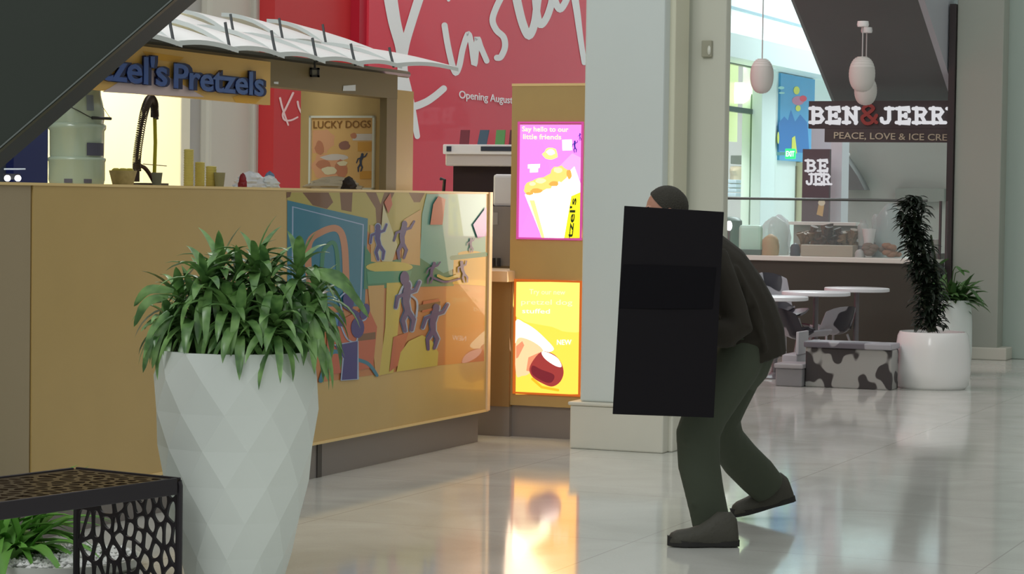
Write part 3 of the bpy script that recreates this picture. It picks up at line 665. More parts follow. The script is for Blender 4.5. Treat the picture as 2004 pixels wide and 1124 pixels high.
# crumpled bags
def bag(name, cx_, w_, ytop, m_, label, cat, seed, back=.25, sq=1.0):
    c_ = on_counter(cx_, back); r_ = w_ / 2 * c_.y / F; h_ = hit_t(cx_, ytop, TK - back)[1] - zc; rr_ = random.Random(seed); rings = []
    for j in range(9):
        f = j / 8; rad = math.sin(math.acos(min(1, f))) if f < 1 else .03
        rings.append([c_ + V((math.cos(a) * r_ * max(rad, .05) * (1 + .18 * rr_.uniform(-1, 1)), math.sin(a) * r_ * .8 * sq * max(rad, .05) * (1 + .18 * rr_.uniform(-1, 1)), h_ * f * (1 + .06 * rr_.uniform(-1, 1)))) for a in [2 * math.pi * k_ / 18 for k_ in range(18)]])
    for r in rings[0]: r.z = zc
    o = MB().loft(rings).build(name, m_, None, smooth=True, ang=25); return tag(o, label, cat)
bag('plastic_bag', 490, 62, 336, mat((205, 208, 214), .35, k=1.3), 'crumpled white plastic bag on the counter below the sign end', 'bag', 3, .3)
bag('red_cap', 475, 17, 339, mat((150, 34, 46), .4), 'small round red item in front of the white bag', 'cap', 5, .12)
bag('plastic_bag', 527, 42, 344, mat((206, 212, 216), .35, k=1.3), 'crumpled white and blue bag right of the white bag', 'bag', 9, .22)
bag('blue_cloth', 528, 26, 336, mat((110, 140, 175), .5), 'pale blue cloth bundle on top of the crumpled bag', 'cloth', 10, .30)
bag('paper_bundle', 655, 110, 346, mat((190, 176, 150), .5), 'pale crumpled paper bundle below the framed food poster', 'bundle', 12, .3, .6)
bag('dark_cloth', 683, 30, 346, mat((44, 32, 24), .6), 'dark brown crumpled bundle in front of the pale paper', 'cloth', 13, .12)

# ---- drinks dispenser and grey machine in the gap
SD = SE + 1.35
def sp(x, y): return hit_s(x, y, SD)
dd = thing('drink_dispenser', 'white topped soda dispenser behind the counter end', 'drink dispenser', tuple(W(SD, sp(935, 300)[0], 0)))
t0_, z1_ = sp(871, 284); t1_, z0_ = sp(1030, 326)
MB().gbox(SD, SD + .5, t0_, t1_, z0_, z1_).build('top_housing', mat((176, 168, 168), .35, k=1.4), dd, bevel=.012)
MB().gbox(SD - .03, SD, t0_ - .004, t1_, sp(900, 302)[1], z1_ + .004).build('top_lip', mat((205, 202, 206), .35, k=1.4), dd, bevel=.006)
MB().gbox(SD + .12, SD + .5, t0_ + .01, t1_, 0.0, z0_).build('recess', mat((44, 26, 28), .4), dd)
MB().gbox(SD - .036, SD - .03, sp(945, 290)[0], t1_, sp(950, 296)[1], sp(950, 287)[1]).build('display_strip', mat((56, 60, 74), .4), dd)
MB().gbox(SD - .036, SD - .03, sp(878, 290)[0], sp(887, 290)[0], sp(950, 297)[1], sp(950, 287)[1]).build('badge', mat((50, 54, 74), .4), dd)
MB().tube([W(SD, *sp(862, 350)), W(SD, *sp(870, 352)), W(SD, *sp(868, 375))], .012, 8).build('side_tap', mat((24, 18, 20), .4), dd)
for xx, rgb, lab in ((905, (118, 44, 58), 'dark red'), (940, (70, 92, 112), 'slate blue'), (975, (92, 150, 90), 'green'), (1002, (90, 40, 50), 'half hidden maroon')):
    tt, zz = sp(xx, 284); t = MB(); w_ = .033; x_ = sp(xx, 254)
    lean = .008 if xx == 940 else -.004
    t.hexa([W(SD + .02, tt - w_, zz), W(SD + .02, tt + w_, zz), W(SD + .032, tt + w_, zz), W(SD + .032, tt - w_, zz), W(SD + .05, tt - w_ + lean, x_[1]), W(SD + .05, tt + w_ + lean, x_[1]), W(SD + .06, tt + w_ + lean, x_[1]), W(SD + .06, tt - w_ + lean, x_[1])])
    tag(t.build('flavour_card', mat(rgb, .5, k=1.1)), lab + ' flavour card standing on the drink dispenser', 'card', 'flavour cards')
SM = SE + .95
def sq_(x, y): return hit_s(x, y, SM)
gm = thing('ice_machine', 'grey steel machine with white rounded top in the gap', 'machine', tuple(W(SM, sq_(978, 400)[0], 0)))
a0_, za_ = sq_(964, 341); a1_ = sq_(1008, 341)[0]
MB().gbox(SM, SM + .3, a0_, a1_, sq_(970, 404)[1], za_).build('top_housing', mat((188, 188, 194), .35, k=1.4), gm, bevel=.02)
b0_ = sq_(954, 420)[0]
MB().gbox(SM - .02, SM + .3, b0_, a1_, sq_(970, 520)[1], sq_(970, 404)[1]).build('steel_front', mat((132, 128, 130), .35, metal=.3, k=1.3), gm)
MB().gbox(SM - .024, SM - .02, sq_(960, 418)[0], sq_(977, 418)[0], sq_(970, 440)[1], sq_(970, 416)[1]).build('notice', mat((160, 156, 158), .5), gm)
MB().gbox(SM - .02, SM + .3, b0_, a1_, 0, sq_(970, 520)[1]).build('cabinet', mat((120, 100, 74), .5), gm)
mb = MB()
for xx in (962, 972, 982): mb.tube([W(SM - .05, *sq_(xx, 505)), W(SM - .05, *sq_(xx, 522))], .012, 8)
mb.build('nozzles', mat((44, 44, 52), .4), gm)
mb = MB()
for yy in range(468, 505, 6): mb.gbox(SM - .026, SM - .02, sq_(955, yy)[0], sq_(964, yy)[0], sq_(955, yy + 3)[1], sq_(955, yy)[1])
mb.build('vent', mat((190, 188, 186), .5), gm)

# ================================================================== CORRIDOR WALL AND ICE CREAM SHOP
ptr = plane_t(TR)
def sr(x, y=300, t=TR): return hit_t(x, y, t)[0]
def zr(x, y, t=TR): return hit_t(x, y, t)[1]
LTW = mat((206, 226, 226), .5, k=1.25)
sg0, sg1 = sr(1405), sr(1482)
mb = MB().gbox(24.3, sg0, TR - .2, TR, 0, 6); struct(mb.build('wall_corridor_near', LTW))
zg1 = zr(1450, 118)
struct(MB().gbox(sg0, sg1, TR - .2, TR, zg1, 6).build('wall_corridor_head', LTW))
struct(MB().gbox(sg1, 46, TR - .2, TR, 0, 6).build('wall_corridor', LTW))
struct(MB().gbox(sr(1490, t=TR + .12), sr(1517, t=TR + .12), TR - .01, TR + .12, 0, 3.25).build('column', mat((200, 228, 226), .5, k=1.3), bevel=.01))
mb = MB()                                                # dark seams between the white fascia panels
for ya, yb in ((14, 46), (86, 124)): 
    s0_, z0_ = hit_t(1431, ya, TR); 
    mb.gbox(26, 46, TR, TR + .006, z0_ - .015, z0_ + .015)
struct(mb.build('trim_5', mat((150, 172, 182), .5)))
s0_, z0_ = hit_t(1500, 128, TR)
struct(MB().gbox(24.5, 46, TR, TR + .35, z0_ - .05, z0_ + .22).build('trim_6', LTW))
# lit shop window
sw = thing('shop_window', 'tall shop window with bright green panel and dark frame', 'window', tuple(W(sg1, TR, 0)))
sw['kind'] = 'thing'
zmid = zr(1455, 216); zlow = zr(1450, 275)
MB().gbox(sg0, sg1, TR - .05, TR - .03, 0, zg1).build('pane', glass((220, 240, 225), .05, .15), sw)
mb = MB().gbox(sg0, sg1, TR - .07, TR - .0, zmid - .03, zmid + .03); mb.gbox(sg0, sg1, TR - .07, TR, zg1 - .06, zg1); mb.build('transom', mat((60, 84, 72), .4), sw)
MB().gbox(sg1 - .05, sg1 + .16, TR - .08, TR + .06, 0, zr(1486, 185)).build('mullion', mat((50, 72, 66), .4), sw)
MB().gbox(sg0 - .5, sg1, TR - .30, TR - .26, zlow, zg1).build('green_panel', em((205, 232, 150), .95), sw)['label'] = 'glowing pale green panel'
MB().ball(W(*(hit_t(1445, 182, TR - .22)[0], TR - .22, hit_t(1445, 182, TR - .22)[1])), (.16, .03, .14), 8).build('globe_light', em((240, 255, 205), 3), sw, smooth=True)
struct(MB().gbox(sg0 - 1, sg1 + 4, TR - 2.1, TR - 2.0, 0, 4).build('wall_shop_back', mat((170, 180, 158), .5)))
pw = plane_t(TR - 1.9)
for (x0_, y0_, x1_, y1_, rgb, lab, cat, nm) in ((1440, 300, 1455, 322, (70, 60, 56), 'dark small display hanging high inside the green shop window', 'display', 'display_box'), (1434, 325, 1452, 372, (206, 180, 150), 'pale beige garment display inside the green shop window', 'clothing', 'garment'), (1452, 330, 1462, 368, (140, 90, 92), 'dusky red garment inside the green shop window', 'clothing', 'garment'), (1428, 350, 1444, 385, (190, 205, 225), 'pale blue stacked display low inside the green shop window', 'display', 'display_stack'), (1462, 318, 1480, 380, (146, 172, 162), 'greenish shelf rack inside the green shop window', 'shelf', 'shelf_rack')):
    a = pw(x0_, y0_); c = pw(x1_, y1_); s_a, s_b = sorted((a.dot(Q), c.dot(Q))); 
    z_a = a.z; z_b = c.z; tm = TR - 1.9
    if nm == 'garment':
        mb = MB(); n_ = 7; mb.loft([[W(s_a + (s_b - s_a) * (.5 + .5 * math.cos(an) * wd), tm + .1 * math.sin(an), z_b + (z_a - z_b) * f) for an in [2 * math.pi * k_ / 12 for k_ in range(12)]] for f, wd in ((0, .95), (.3, .8), (.6, .7), (.8, 1.0), (.92, .8), (1, .3))])
        o = mb.build(nm, mat(rgb, .6, k=1.2), smooth=True)
    else:
        mb = MB(); nsh = 4 if nm != 'display_box' else 1
        for i in range(nsh): mb.gbox(s_a, s_b, tm - .08, tm + .1, z_b + (z_a - z_b) * i / nsh, z_b + (z_a - z_b) * (i + .8) / nsh)
        o = mb.build(nm, mat(rgb, .6, k=1.2), bevel=.01)
    tag(o, lab, cat)
area('shop_window_lamp', tuple(W((sg0 + sg1) / 2, TR - 1.0, 3.4)), tuple(W((sg0 + sg1) / 2, TR - 1.2, 0)), 1.5, 90, (1.0, 1.0, .85))
# blue mural banner
mb_ = thing('wall_banner', 'tall blue wall mural with small yellow and red shapes', 'banner', tuple(W(sr(1555), TR, 2.0)))
sb0, sb1 = sr(1521), sr(1588); zb1 = zr(1555, 149); zb0 = zr(1555, 316)
MB().gbox(sb0, sb1, TR, TR + .03, zb0, zb1).build('banner_sheet', mat((84, 152, 196), .5, k=1.3, noise=.15, nscale=1.2), mb_)
pb_ = plane_t(TR + .03); Bm = lambda c: mat(c, .5, k=1.25)
art('painted_shapes', pb_, [(Bm((52, 112, 176)), [[(1524, 240), (1535, 228), (1542, 236), (1548, 215), (1556, 238), (1566, 224), (1580, 240), (1584, 300), (1524, 296)]]),
    (Bm((180, 120, 150)), [ell(1562, 197, 12, 9)]), (Bm((206, 70, 90)), [ell(1572, 193, 7, 6)]), (Bm((200, 206, 90)), [ell(1559, 177, 6, 8), ell(1562, 212, 5, 6), [(1550, 270), (1556, 266), (1560, 300), (1549, 302)], ell(1523, 270, 2, 12)]),
    (Bm((150, 200, 200)), [ell(1529, 172, 6, 3), ell(1530, 182, 6, 2)])], mb_, .001, .001)
ex = plane_t(TR + .2); s_e, z_e = hit_t(1545, 300, TR + .2)
es = thing('exit_sign', 'small glowing green exit sign in front of the blue mural', 'sign', tuple(W(s_e, TR + .2, z_e)))
zz0 = hit_s(1536, 311, s_e); zz1 = hit_s(1556, 291, s_e)
MB().gbox(s_e, s_e + .05, zz0[0], zz1[0], zz0[1], zz1[1]).build('sign_case', em((40, 230, 120), 1.3), es, bevel=.01)
text_on('sign_lettering', 'EXIT', plane_s(s_e), 1538, 306, 1554.5, 306, 10, em((190, 255, 215), 2.5), es, .003, .03, .006)
MB().gbox(s_e + .01, s_e + .04, TR + .03, zz0[0] + .01, (zz0[1] + zz1[1]) / 2 - .02, (zz0[1] + zz1[1]) / 2 + .02).build('bracket', mat((120, 170, 170), .4), es)
# tan partition below the mural
sT = sr(1521) - .2
def ss(x, y, s): return hit_s(x, y, s)
S_T = 29.5
tx0 = ss(1519, 350, S_T)[0]; tx1 = ss(1600, 350, S_T)[0]
struct(MB().gbox(S_T, S_T + .2, tx0, tx1, 0, ss(1545, 318, S_T)[1]).build('wall_partition', mat((196, 190, 158), .5)))
struct(MB().gbox(S_T - .03, S_T, ss(1557, 350, S_T)[0], ss(1559.5, 350, S_T)[0], 0, ss(1545, 325, S_T)[1]).build('trim_7', mat((120, 116, 100), .5)))
# far end wall
struct(MB().gbox(38, 38.2, TR - .2, 8, 0, 7).build('wall_back', mat((206, 216, 222), .5)))
# shop interior walls
S_I = 26.5
ti0 = ss(1643, 340, S_I)[0]; ti1 = ss(1868, 340, S_I)[0] + .5
struct(MB().gbox(S_I, S_I + .2, ti0, ti1, 0, ss(1700, 262, S_I)[1]).build('wall_shop_interior', mat((165, 165, 160), .55)))
mb = MB(); a = plane_s(S_I - .3); q1 = [a(1648, 300), a(1678, 345), a(1692, 372), a(1648, 372)]
mb.prism(q1, Q * .25); o = mb.build('sloped_bulkhead', mat((120, 120, 120), .5)); tag(o, 'darker grey triangular bulkhead on the back wall of the ice cream shop', 'bulkhead')
a = plane_s(S_I - .1); o = MB().prism([a(1676, 342), a(1681, 342), a(1682, 356), a(1678, 357)], Q * .08).build('wall_hook', mat((70, 72, 72), .5)); tag(o, 'small dark fitting on the grey back wall of the ice cream shop', 'hook')
o = MB().gbox(S_I - .12, S_I - .01, ss(1757, 380, S_I)[0], ss(1852, 380, S_I)[0], ss(1800, 395, S_I)[1], ss(1800, 369, S_I)[1]).build('grey_screen', mat((142, 144, 138), .5)); tag(o, 'wide grey panel on the back wall behind the tall dark plant', 'panel')
cm = at(1655, 303, 26.0); t = thing('security_camera', 'tiny white camera high in the ice cream shop corner', 'camera', tuple(cm))
MB().ball(cm, (.05, .05, .035), 7).build('camera_body', mat((220, 220, 220), .4), t, smooth=True); MB().tube([cm, cm + V((-.08, .1, .05))], .012, 6).build('bracket', mat((150, 150, 150), .4), t)
S_P = 25.0
o = MB().gbox(S_P, S_P + .3, ss(1625, 350, S_P)[0], ss(1647, 350, S_P)[0], 0, ss(1635, 268, S_P)[1] + .3).build('column', mat((214, 216, 224), .5, k=1.2)); struct(o)
struct(MB().gbox(S_P + .4, S_P + .6, ss(1588, 260, S_P + .4)[0], ss(1642, 260, S_P + .4)[0], ss(1600, 292, S_P + .4)[1], ss(1600, 240, S_P + .4)[1]).build('wall_shop_header', mat((205, 212, 222), .5)))

# ---- slab letters
SLAB = {
 'B': [[(.2, 0), (.2, 1)], [(0, .06), (.5, .06)], [(0, .94), (.5, .94)], [(.3, .94), (.6, .92), (.74, .76), (.6, .56), (.3, .53)], [(.3, .53), (.66, .48), (.8, .28), (.64, .08), (.3, .06)]],
 'E': [[(.2, 0), (.2, 1)], [(0, .06), (.8, .06), (.8, .26)], [(0, .94), (.78, .94), (.78, .76)], [(.2, .5), (.58, .5)], [(.58, .4), (.58, .6)]],
 'N': [[(.2, 0), (.2, 1)], [(.78, 0), (.78, 1)], [(.15, .92), (.82, .08)], [(0, .06), (.38, .06)], [(0, .94), (.3, .94)], [(.62, .94), (.98, .94)]],
 'J': [[(.6, 1), (.6, .25), (.5, .08), (.3, .05), (.15, .14), (.12, .32)], [(.38, .94), (.85, .94)]],
 'R': [[(.2, 0), (.2, 1)], [(0, .06), (.42, .06)], [(0, .94), (.5, .94)], [(.3, .94), (.62, .92), (.76, .74), (.62, .54), (.3, .5)], [(.5, .5), (.74, .06)], [(.6, .06), (.95, .06)]],
 'Y': [[(.45, 0), (.45, .45)], [(.45, .45), (.15, .94)], [(.45, .45), (.78, .94)], [(0, .94), (.3, .94)], [(.62, .94), (.95, .94)], [(.25, .06), (.65, .06)]],
 "'": [[(.1, .95), (.12, .75)]], 'S': [[(.7, .8), (.5, .94), (.25, .9), (.15, .72), (.4, .52), (.68, .36), (.62, .12), (.35, .05), (.12, .2)]],
}
def slab(text, x, y, wd, h, adv, sw=.19, slope=0.0):
    out = []
    for ch in text:
        for st_ in SLAB.get(ch, []):
            ps2 = [(x + u * wd, y - v * h + slope * (u * wd)) for u, v in st_]; out += ribbon2(ps2, sw * h)
        x += adv * (.35 if ch == "'" else 1)
    return out
def solid_art(name, pl, polys, m, parent, off, th):
    mb = MB()
    for p in polys:
        pts = [pl(x, y, off) for x, y in p]; mb.prism(pts, pl.n * th); off += 3e-5
    return mb.build(name, m, parent)
S_S = SPR + .16; pS = plane_s(S_S)
BROWN = mat((62, 54, 56), .5, k=1.2)
sgn = thing('shop_sign', 'wide dark shop sign with thick white slab lettering and red ampersand', 'sign', tuple(W(S_S, ss(1720, 250, S_S)[0], ss(1720, 280, S_S)[1])))
def pan(xa, xb, ya, yb, nm, m, th=.1):
    mb = MB().gbox(S_S, S_S + th, ss(xa, ya, S_S)[0], ss(xb, ya, S_S)[0], ss(xb, yb, S_S)[1], ss(xa, ya, S_S)[1]); return mb.build(nm, m, sgn)
pan(1583, 1870, 198, 252, 'upper_band', BROWN); pan(1614, 1870, 252, 279, 'lower_band', mat((70, 62, 64), .5, k=1.1), .08)
WL = em((236, 236, 240), .42)
WL = em((240, 240, 244), .68)
solid_art('slab_lettering', pS, slab('BEN', 1586, 241.5, 31, 31, 32.5, .215), WL, sgn, .004, .02)
solid_art('slab_lettering', pS, slab("JERRY'S", 1722, 242, 31, 31, 33, .215), WL, sgn, .004, .02)
solid_art('ampersand', pS, ribbon2(smoothline([(1716, 240), (1700, 226), (1690, 214), (1700, 206), (1710, 212), (1700, 222), (1688, 230), (1694, 241), (1706, 240), (1716, 226)]), 6.5), mat((150, 58, 54), .4, k=1.1), sgn, .004, .02)
text_on('small_lettering', 'PEACE, LOVE & ICE CREAM', pS, 1632, 271, 1884, 276, 12.5, mat((190, 182, 160), .5), sgn, .006, .012, .004)
MB().gbox(SPR - .02, SPR + .14, tp0 - .065, tp0 - .005, 0, ss(1860, 8, SPR)[1]).build('portal_post', mat((56, 46, 48), .5), sgn)
S_2 = 24.6
s2 = thing('side_sign', 'narrow dark sign panel with stacked white letters beside the white post', 'sign', tuple(W(S_2, ss(1596, 400, S_2)[0], 0)))
MB().gbox(S_2, S_2 + .06, ss(1570, 350, S_2)[0], ss(1623, 350, S_2)[0], 0, ss(1596, 292, S_2)[1]).build('sign_panel', mat((96, 86, 92), .5, k=1.1), s2)
p2 = plane_s(S_2)
solid_art('slab_lettering', p2, slab('BE', 1577, 336, 23, 23, 24), WL, s2, .004, .012)
solid_art('slab_lettering', p2, slab('JER', 1577, 362, 19, 22, 16, .18), WL, s2, .004, .012)
art('cone_picture', p2, [(mat((206, 178, 120), .5, k=1.2), [[(1602, 400), (1614, 394), (1610, 424), (1598, 420)]]), (mat((240, 225, 190), .5, k=1.3), [ell(1608, 397, 7, 6)])], s2, .002, .001)

# ---- dark slab of the stair overhead
A0 = at(1633, 197, 24.0); e1 = P.copy(); e2 = (-Q * math.cos(math.radians(30)) + Z * math.sin(math.radians(30)))
nrm = e1.cross(e2).normalized()
def onpl(x, y): r = ray(x, y); return EYE + r * ((A0 - EYE).dot(nrm) / r.dot(nrm))
Rr = onpl(1835, 36); wR = min((Rr - A0).dot(e1), tp0 - .14 - A0.dot(P))
so = thing('stair_soffit', 'dark charcoal sloping underside of stairs above the ice cream shop', 'staircase', tuple(A0), kind='thing')
lowz = A0 - e2 * .5; hi = A0 + e2 * 4.5
mb = MB().prism([lowz, lowz + e1 * wR, hi + e1 * wR, hi], Z * .12); mb.build('soffit_panel', mat((88, 90, 90), .6, noise=.22, nscale=.9), so)
mb = MB().prism([lowz + e1 * wR, hi + e1 * wR, hi + e1 * wR + Z * 1.0, lowz + e1 * wR + Z * 1.0], e1 * .06); mb.build('side_panel', mat((176, 178, 186), .5), so)
mb = MB().prism([lowz, hi, hi + Z * .16, lowz + Z * .16], e1 * -.03); mb.build('edge_strip', mat((110, 118, 118), .5), so)

# ---- pendant lamps
def pendant(x, yt, yb, wpx, D, label, top_y=None):
    c_ = at(x, (yt + yb) / 2, D); R_ = wpx / 2 * D / F; H_ = (yb - yt) / 2 * D / F
    t = thing('pendant_lamp', label, 'lamp', tuple(c_), 'white oval pendant lamps')
    prof = []
    for i in range(17):
        a_ = -math.pi / 2 * .93 + i / 16 * math.pi * .93; rr_ = R_ * (abs(math.cos(a_)) ** .75); prof.append((rr_, H_ * math.sin(a_) / math.sin(math.pi / 2 * .93))); 
        if i < 16: prof.append((rr_ * 1.004 + .001, prof[-1][1] + .004))
    MB().lathe(c_, prof, 28).build('lamp_shade', mat((200, 198, 194), .6, k=1.2), t, smooth=True)
    zt_ = 5.5
    if top_y: zt_ = at(x, top_y, D).z
    MB().tube([c_ + Z * H_ * .98, V((c_.x, c_.y, zt_))], .006, 6).build('cord', mat((190, 190, 190), .5), t)
    if top_y: MB().lathe(V((c_.x, c_.y, zt_)), [(.05, -.02), (.055, 0), (.05, .03)], 20).build('ceiling_rose', mat((225, 220, 215), .4, k=1.4), t, smooth=True)
pendant(1491, 115, 183, 46, 22.0, 'white oval pendant lamp hanging alone before the blue mural')
pendant(1687, 111, 180, 51, 21.6, 'upper of the two overlapping white oval pendant lamps', 48)
pendant(1694, 150, 206, 44, 22.3, 'lower of the two overlapping white oval pendant lamps', 60)

# ---- shop counter
S_C = 22.17; tc_r = min(ss(1856, 510, S_C)[0], tp0 - .08); tc_l = ss(1400, 500, S_C)[0]
zct = ss(1600, 502.5, S_C)[1]
ic = thing('shop_counter', 'long dark brown ice cream counter with thin white top', 'counter', tuple(W(S_C, (tc_l + tc_r) / 2, 0)))
MB().gbox(S_C + .03, S_C + .8, tc_l, tc_r, 0, zct - .05).build('counter_front', mat((62, 60, 52), .45, k=1.0, noise=.12, nscale=2), ic)
MB().gbox(S_C, S_C + .85, tc_l, tc_r, zct - .05, zct).build('counter_top', mat((206, 206, 198), .35, k=1.25), ic, bevel=.008)
S_G = S_C + .005
gg = thing('glass_screen', 'clear glass screen with thin dark rail along the ice cream counter', 'glass screen', tuple(W(S_G, (tc_l + tc_r) / 2, zct)))
zgr = ss(1640, 391, S_G)[1]
MB().gbox(S_G, S_G + .01, tc_l, tc_r - .03, zct, zgr).build('pane', glass((200, 220, 218), .03, .10), gg)
MB().tube([W(S_G, tc_l, zgr), W(S_G, tc_r, zgr)], .013, 8).build('rail', mat((70, 78, 74), .4), gg)
mb = MB()
for x in (1840, 1853): mb.tube([W(S_G, ss(x, 450, S_G)[0], zct), W(S_G, ss(x, 450, S_G)[0], zgr)], .013, 8)
mb.build('post', mat((90, 84, 86), .4, metal=.4), gg)
# goods on the counter
def cp(x, back=.15):                                     # point on the counter top
    return W(S_C + back, ss(x, 490, S_C + back)[0], zct)
def px(n_, p): return n_ * p.y / F
def cbox(name, xa, xb, ytop, back, dep, m, label, cat, bevel=.006, parent=None):
    s_ = S_C + back; tA_, zA_ = ss(xa, ytop, s_); tB_ = ss(xb, ytop, s_)[0]
    o = MB().gbox(s_, s_ + dep, tA_, tB_, zct, zA_).build(name, m, parent, bevel=bevel); return tag(o, label, cat) if label else o
t = thing('mint_display', 'pale mint green rounded box at the left end of the counter', 'box', tuple(cp(1467)))
cbox('body', 1445, 1490, 440, .1, .08, mat((176, 214, 196), .4, k=1.3), None, None, .03, t); cbox('base', 1444, 1489, 488, .06, .14, mat((84, 110, 100), .4), None, None, .003, t)
p_ = cp(1430, .5); o = MB().lathe(p_, [(.10, 0), (.11, .05), (.11, .33), (.08, .36), (.02, .37)], 18).build('green_canister', mat((86, 118, 104), .4), smooth=True); tag(o, 'dark green canister behind the mint green box', 'canister')
p_ = at(1427, 442, 22.9); o = MB().ball(p_, (.03, .03, .05), 8).build('counter_lamp', em((255, 255, 255), 3), smooth=True); tag(o, 'small bright white lamp glowing beside the person shoulder', 'lamp')
MBs = MB().tube([V((p_.x, p_.y, zct)), p_ - Z * .04], .01, 6).build('stand', mat((120, 120, 120), .4), o)
def lumpy(name, x, wd, yt, back, m, label, cat, seed=1, group=None, sqz=1.0):
    c_ = cp(x, back); r_ = px(wd / 2, c_); h_ = ss(x, yt, S_C + back)[1] - zct; rr_ = random.Random(seed); rings = []
    for j in range(8):
        f = j / 7; rad = math.sqrt(max(.02, 1 - f ** 4.5)); rings.append([c_ + V((math.cos(a) * r_ * rad * (1 + .12 * rr_.uniform(-1, 1)), math.sin(a) * min(r_, .12) * rad, h_ * f)) for a in [2 * math.pi * k_ / 14 for k_ in range(14)]])
    return tag(MB().loft(rings).build(name, m, smooth=True, ang=35), label, cat, group)
lumpy('paper_bag', 1508, 34, 458, .12, mat((176, 150, 110), .6, k=1.2), 'crumpled tan paper bag right of the mint green box', 'bag', 4)
lumpy('glass_dome', 1515, 56, 424, .45, mat((196, 212, 208), .1, alpha=.5, k=1.3), 'large clear plastic dome behind the tan paper bag', 'dome', 5)
lumpy('glass_dome', 1524, 46, 420, .72, mat((206, 212, 226), .1, alpha=.55, k=1.3), 'pale lilac tinted clear dome left of the white shelf', 'dome', 6)
lumpy('dark_tray', 1556, 20, 476, .1, mat((70, 72, 86), .5), 'small dark lumpy tray left of the beige box', 'tray', 7)
cbox('beige_box', 1567, 1669, 479, .08, .2, mat((166, 156, 138), .5, k=1.3), 'long beige box in the middle of the ice cream counter', 'box')
t = thing('cone_shelf', 'white shelf', 'shelf', tuple(cp(1610, .55)))
t['label'] = 'white framed shelf unit behind the waffle cones'
s_ = S_C + .52; z_ = ss(1610, 437, s_)[1]
MB().gbox(s_, s_ + .3, ss(1543, 437, s_)[0], ss(1675, 437, s_)[0], z_ - .02, z_ + .01).build('shelf_board', mat((216, 214, 208), .4, k=1.3), t)
MB().gbox(s_ + .1, s_ + .3, ss(1548, 437, s_)[0], ss(1673, 437, s_)[0], zct, z_ - .02).build('back_panel', mat((170, 168, 160), .5), t)
for i, (x, wd, yt, c3, lab) in enumerate(((1582, 30, 454, (120, 90, 60), 'leftmost tan waffle cone heap'), (1605, 34, 442, (92, 64, 48), 'brown waffle cone heap left of the dark one'), (1638, 40, 437, (66, 44, 38), 'dark brown waffle cone heap, tallest'), (1662, 26, 452, (124, 104, 78), 'rightmost tan waffle cone heap'))):
    c_ = cp(x, .38); zb_ = ss(x, 480, S_C + .3)[1]; mb = MB(); rr_ = random.Random(i + 40)
    for k_ in range(22):
        q = V((rr_.uniform(-.5, .5) * px(wd, c_), rr_.uniform(-.04, .04), rr_.uniform(0, 1) * (ss(x, yt, S_C + .3)[1] - zct - .06)))
        mb.tube([c_ + q, c_ + q + V((rr_.uniform(-.04, .04), rr_.uniform(-.03, .03), .08))], [.014, .042], 8)
    tag(mb.build('waffle_cones', mat(c3, .6, k=1.2), smooth=True), lab + ' behind the beige box', 'cones')
c_ = cp(1618, .47); o = MB().lathe(c_ + Z * .0, [(.03, 0), (.035, .2), (.05, .215), (.05, .26), (.02, .27)], 16).build('steel_jar', mat((176, 170, 168), .3, metal=.5, k=1.2), smooth=True); tag(o, 'small shiny jar among the waffle cones', 'jar')
c_ = cp(1688, .36)
t = thing('blender', 'tall clear blender right of the beige box', 'blender', tuple(c_))
MB().lathe(c_, [(.07, 0), (.075, .06), (.05, .11)], 16).build('motor_base', mat((90, 92, 94), .4), t, smooth=True)
MB().lathe(c_ + Z * .11, [(.04, 0), (.055, .16), (.05, .2), (.03, .22), (.03, .25)], 16).build('jug', mat((190, 196, 194), .15, alpha=.55, k=1.2), t, smooth=True)
c_ = cp(1700, .26); zc_ = ss(1700, 470, S_C + .3)[1]
o = MB().lathe(V((c_.x, c_.y, zct)), [(.03, 0), (.035, .02), (.05, zc_ - zct), (.07, zc_ - zct + .11), (.065, zc_ - zct + .11)], 18).build('white_cup', mat((214, 216, 214), .4, k=1.4), smooth=True); tag(o, 'tall white cup right of the blender', 'cup')
t = thing('blender', 'second clear blender behind the white cup', 'blender', tuple(cp(1716, .5))); c_ = cp(1716, .5)
MB().lathe(c_, [(.07, 0), (.075, .1), (.05, .14)], 16).build('motor_base', mat((110, 112, 112), .4), t, smooth=True)
MB().lathe(c_ + Z * .14, [(.04, 0), (.06, .2), (.05, .26), (.03, .28)], 16).build('jug', mat((190, 200, 200), .15, alpha=.5, k=1.2), t, smooth=True)
lumpy('glass_cloche', 1740, 58, 398, .5, mat((172, 186, 186), .08, alpha=.55, k=1.25), 'tall rounded clear cloche left of the dark plant', 'cloche', 8)
def heap(x, wd, yt, back, m, label, seed):
    c_ = cp(x, back); w_ = px(wd / 2, c_); h_ = ss(x, yt, S_C + back)[1] - zct; rr_ = random.Random(seed); mb = MB()
    for i in range(12):
        f = rr_.random(); mb.ball(c_ + V((rr_.uniform(-1, 1) * w_ * (1 - .5 * f), rr_.uniform(-.03, .03), .03 + f * (h_ - .06))), (.05, .04, .03), 6)
    tag(mb.build('pastry_heap', m, smooth=True), label, 'pastries')
heap(1712, 52, 473, .12, mat((122, 104, 90), .6, k=1.2), 'brown pastry heap beneath the white cup', 9)
heap(1742, 30, 470, .14, mat((150, 108, 80), .6, k=1.2), 'orange brown pastry heap beneath the clear cloche', 11)
lumpy('small_dish', 1683, 20, 488, .08, mat((180, 180, 178), .5, k=1.2), 'small pale dish right of the beige box', 'dish', 12)
t = thing('napkin_holder', 'grey upright holder at the right end of the counter', 'holder', tuple(cp(1830, .2)))
cbox('body', 1822, 1836, 468, .15, .12, mat((150, 154, 148), .4), None, None, .01, t); cbox('base', 1818, 1840, 496, .1, .2, mat((90, 92, 90), .4), None, None, .004, t)

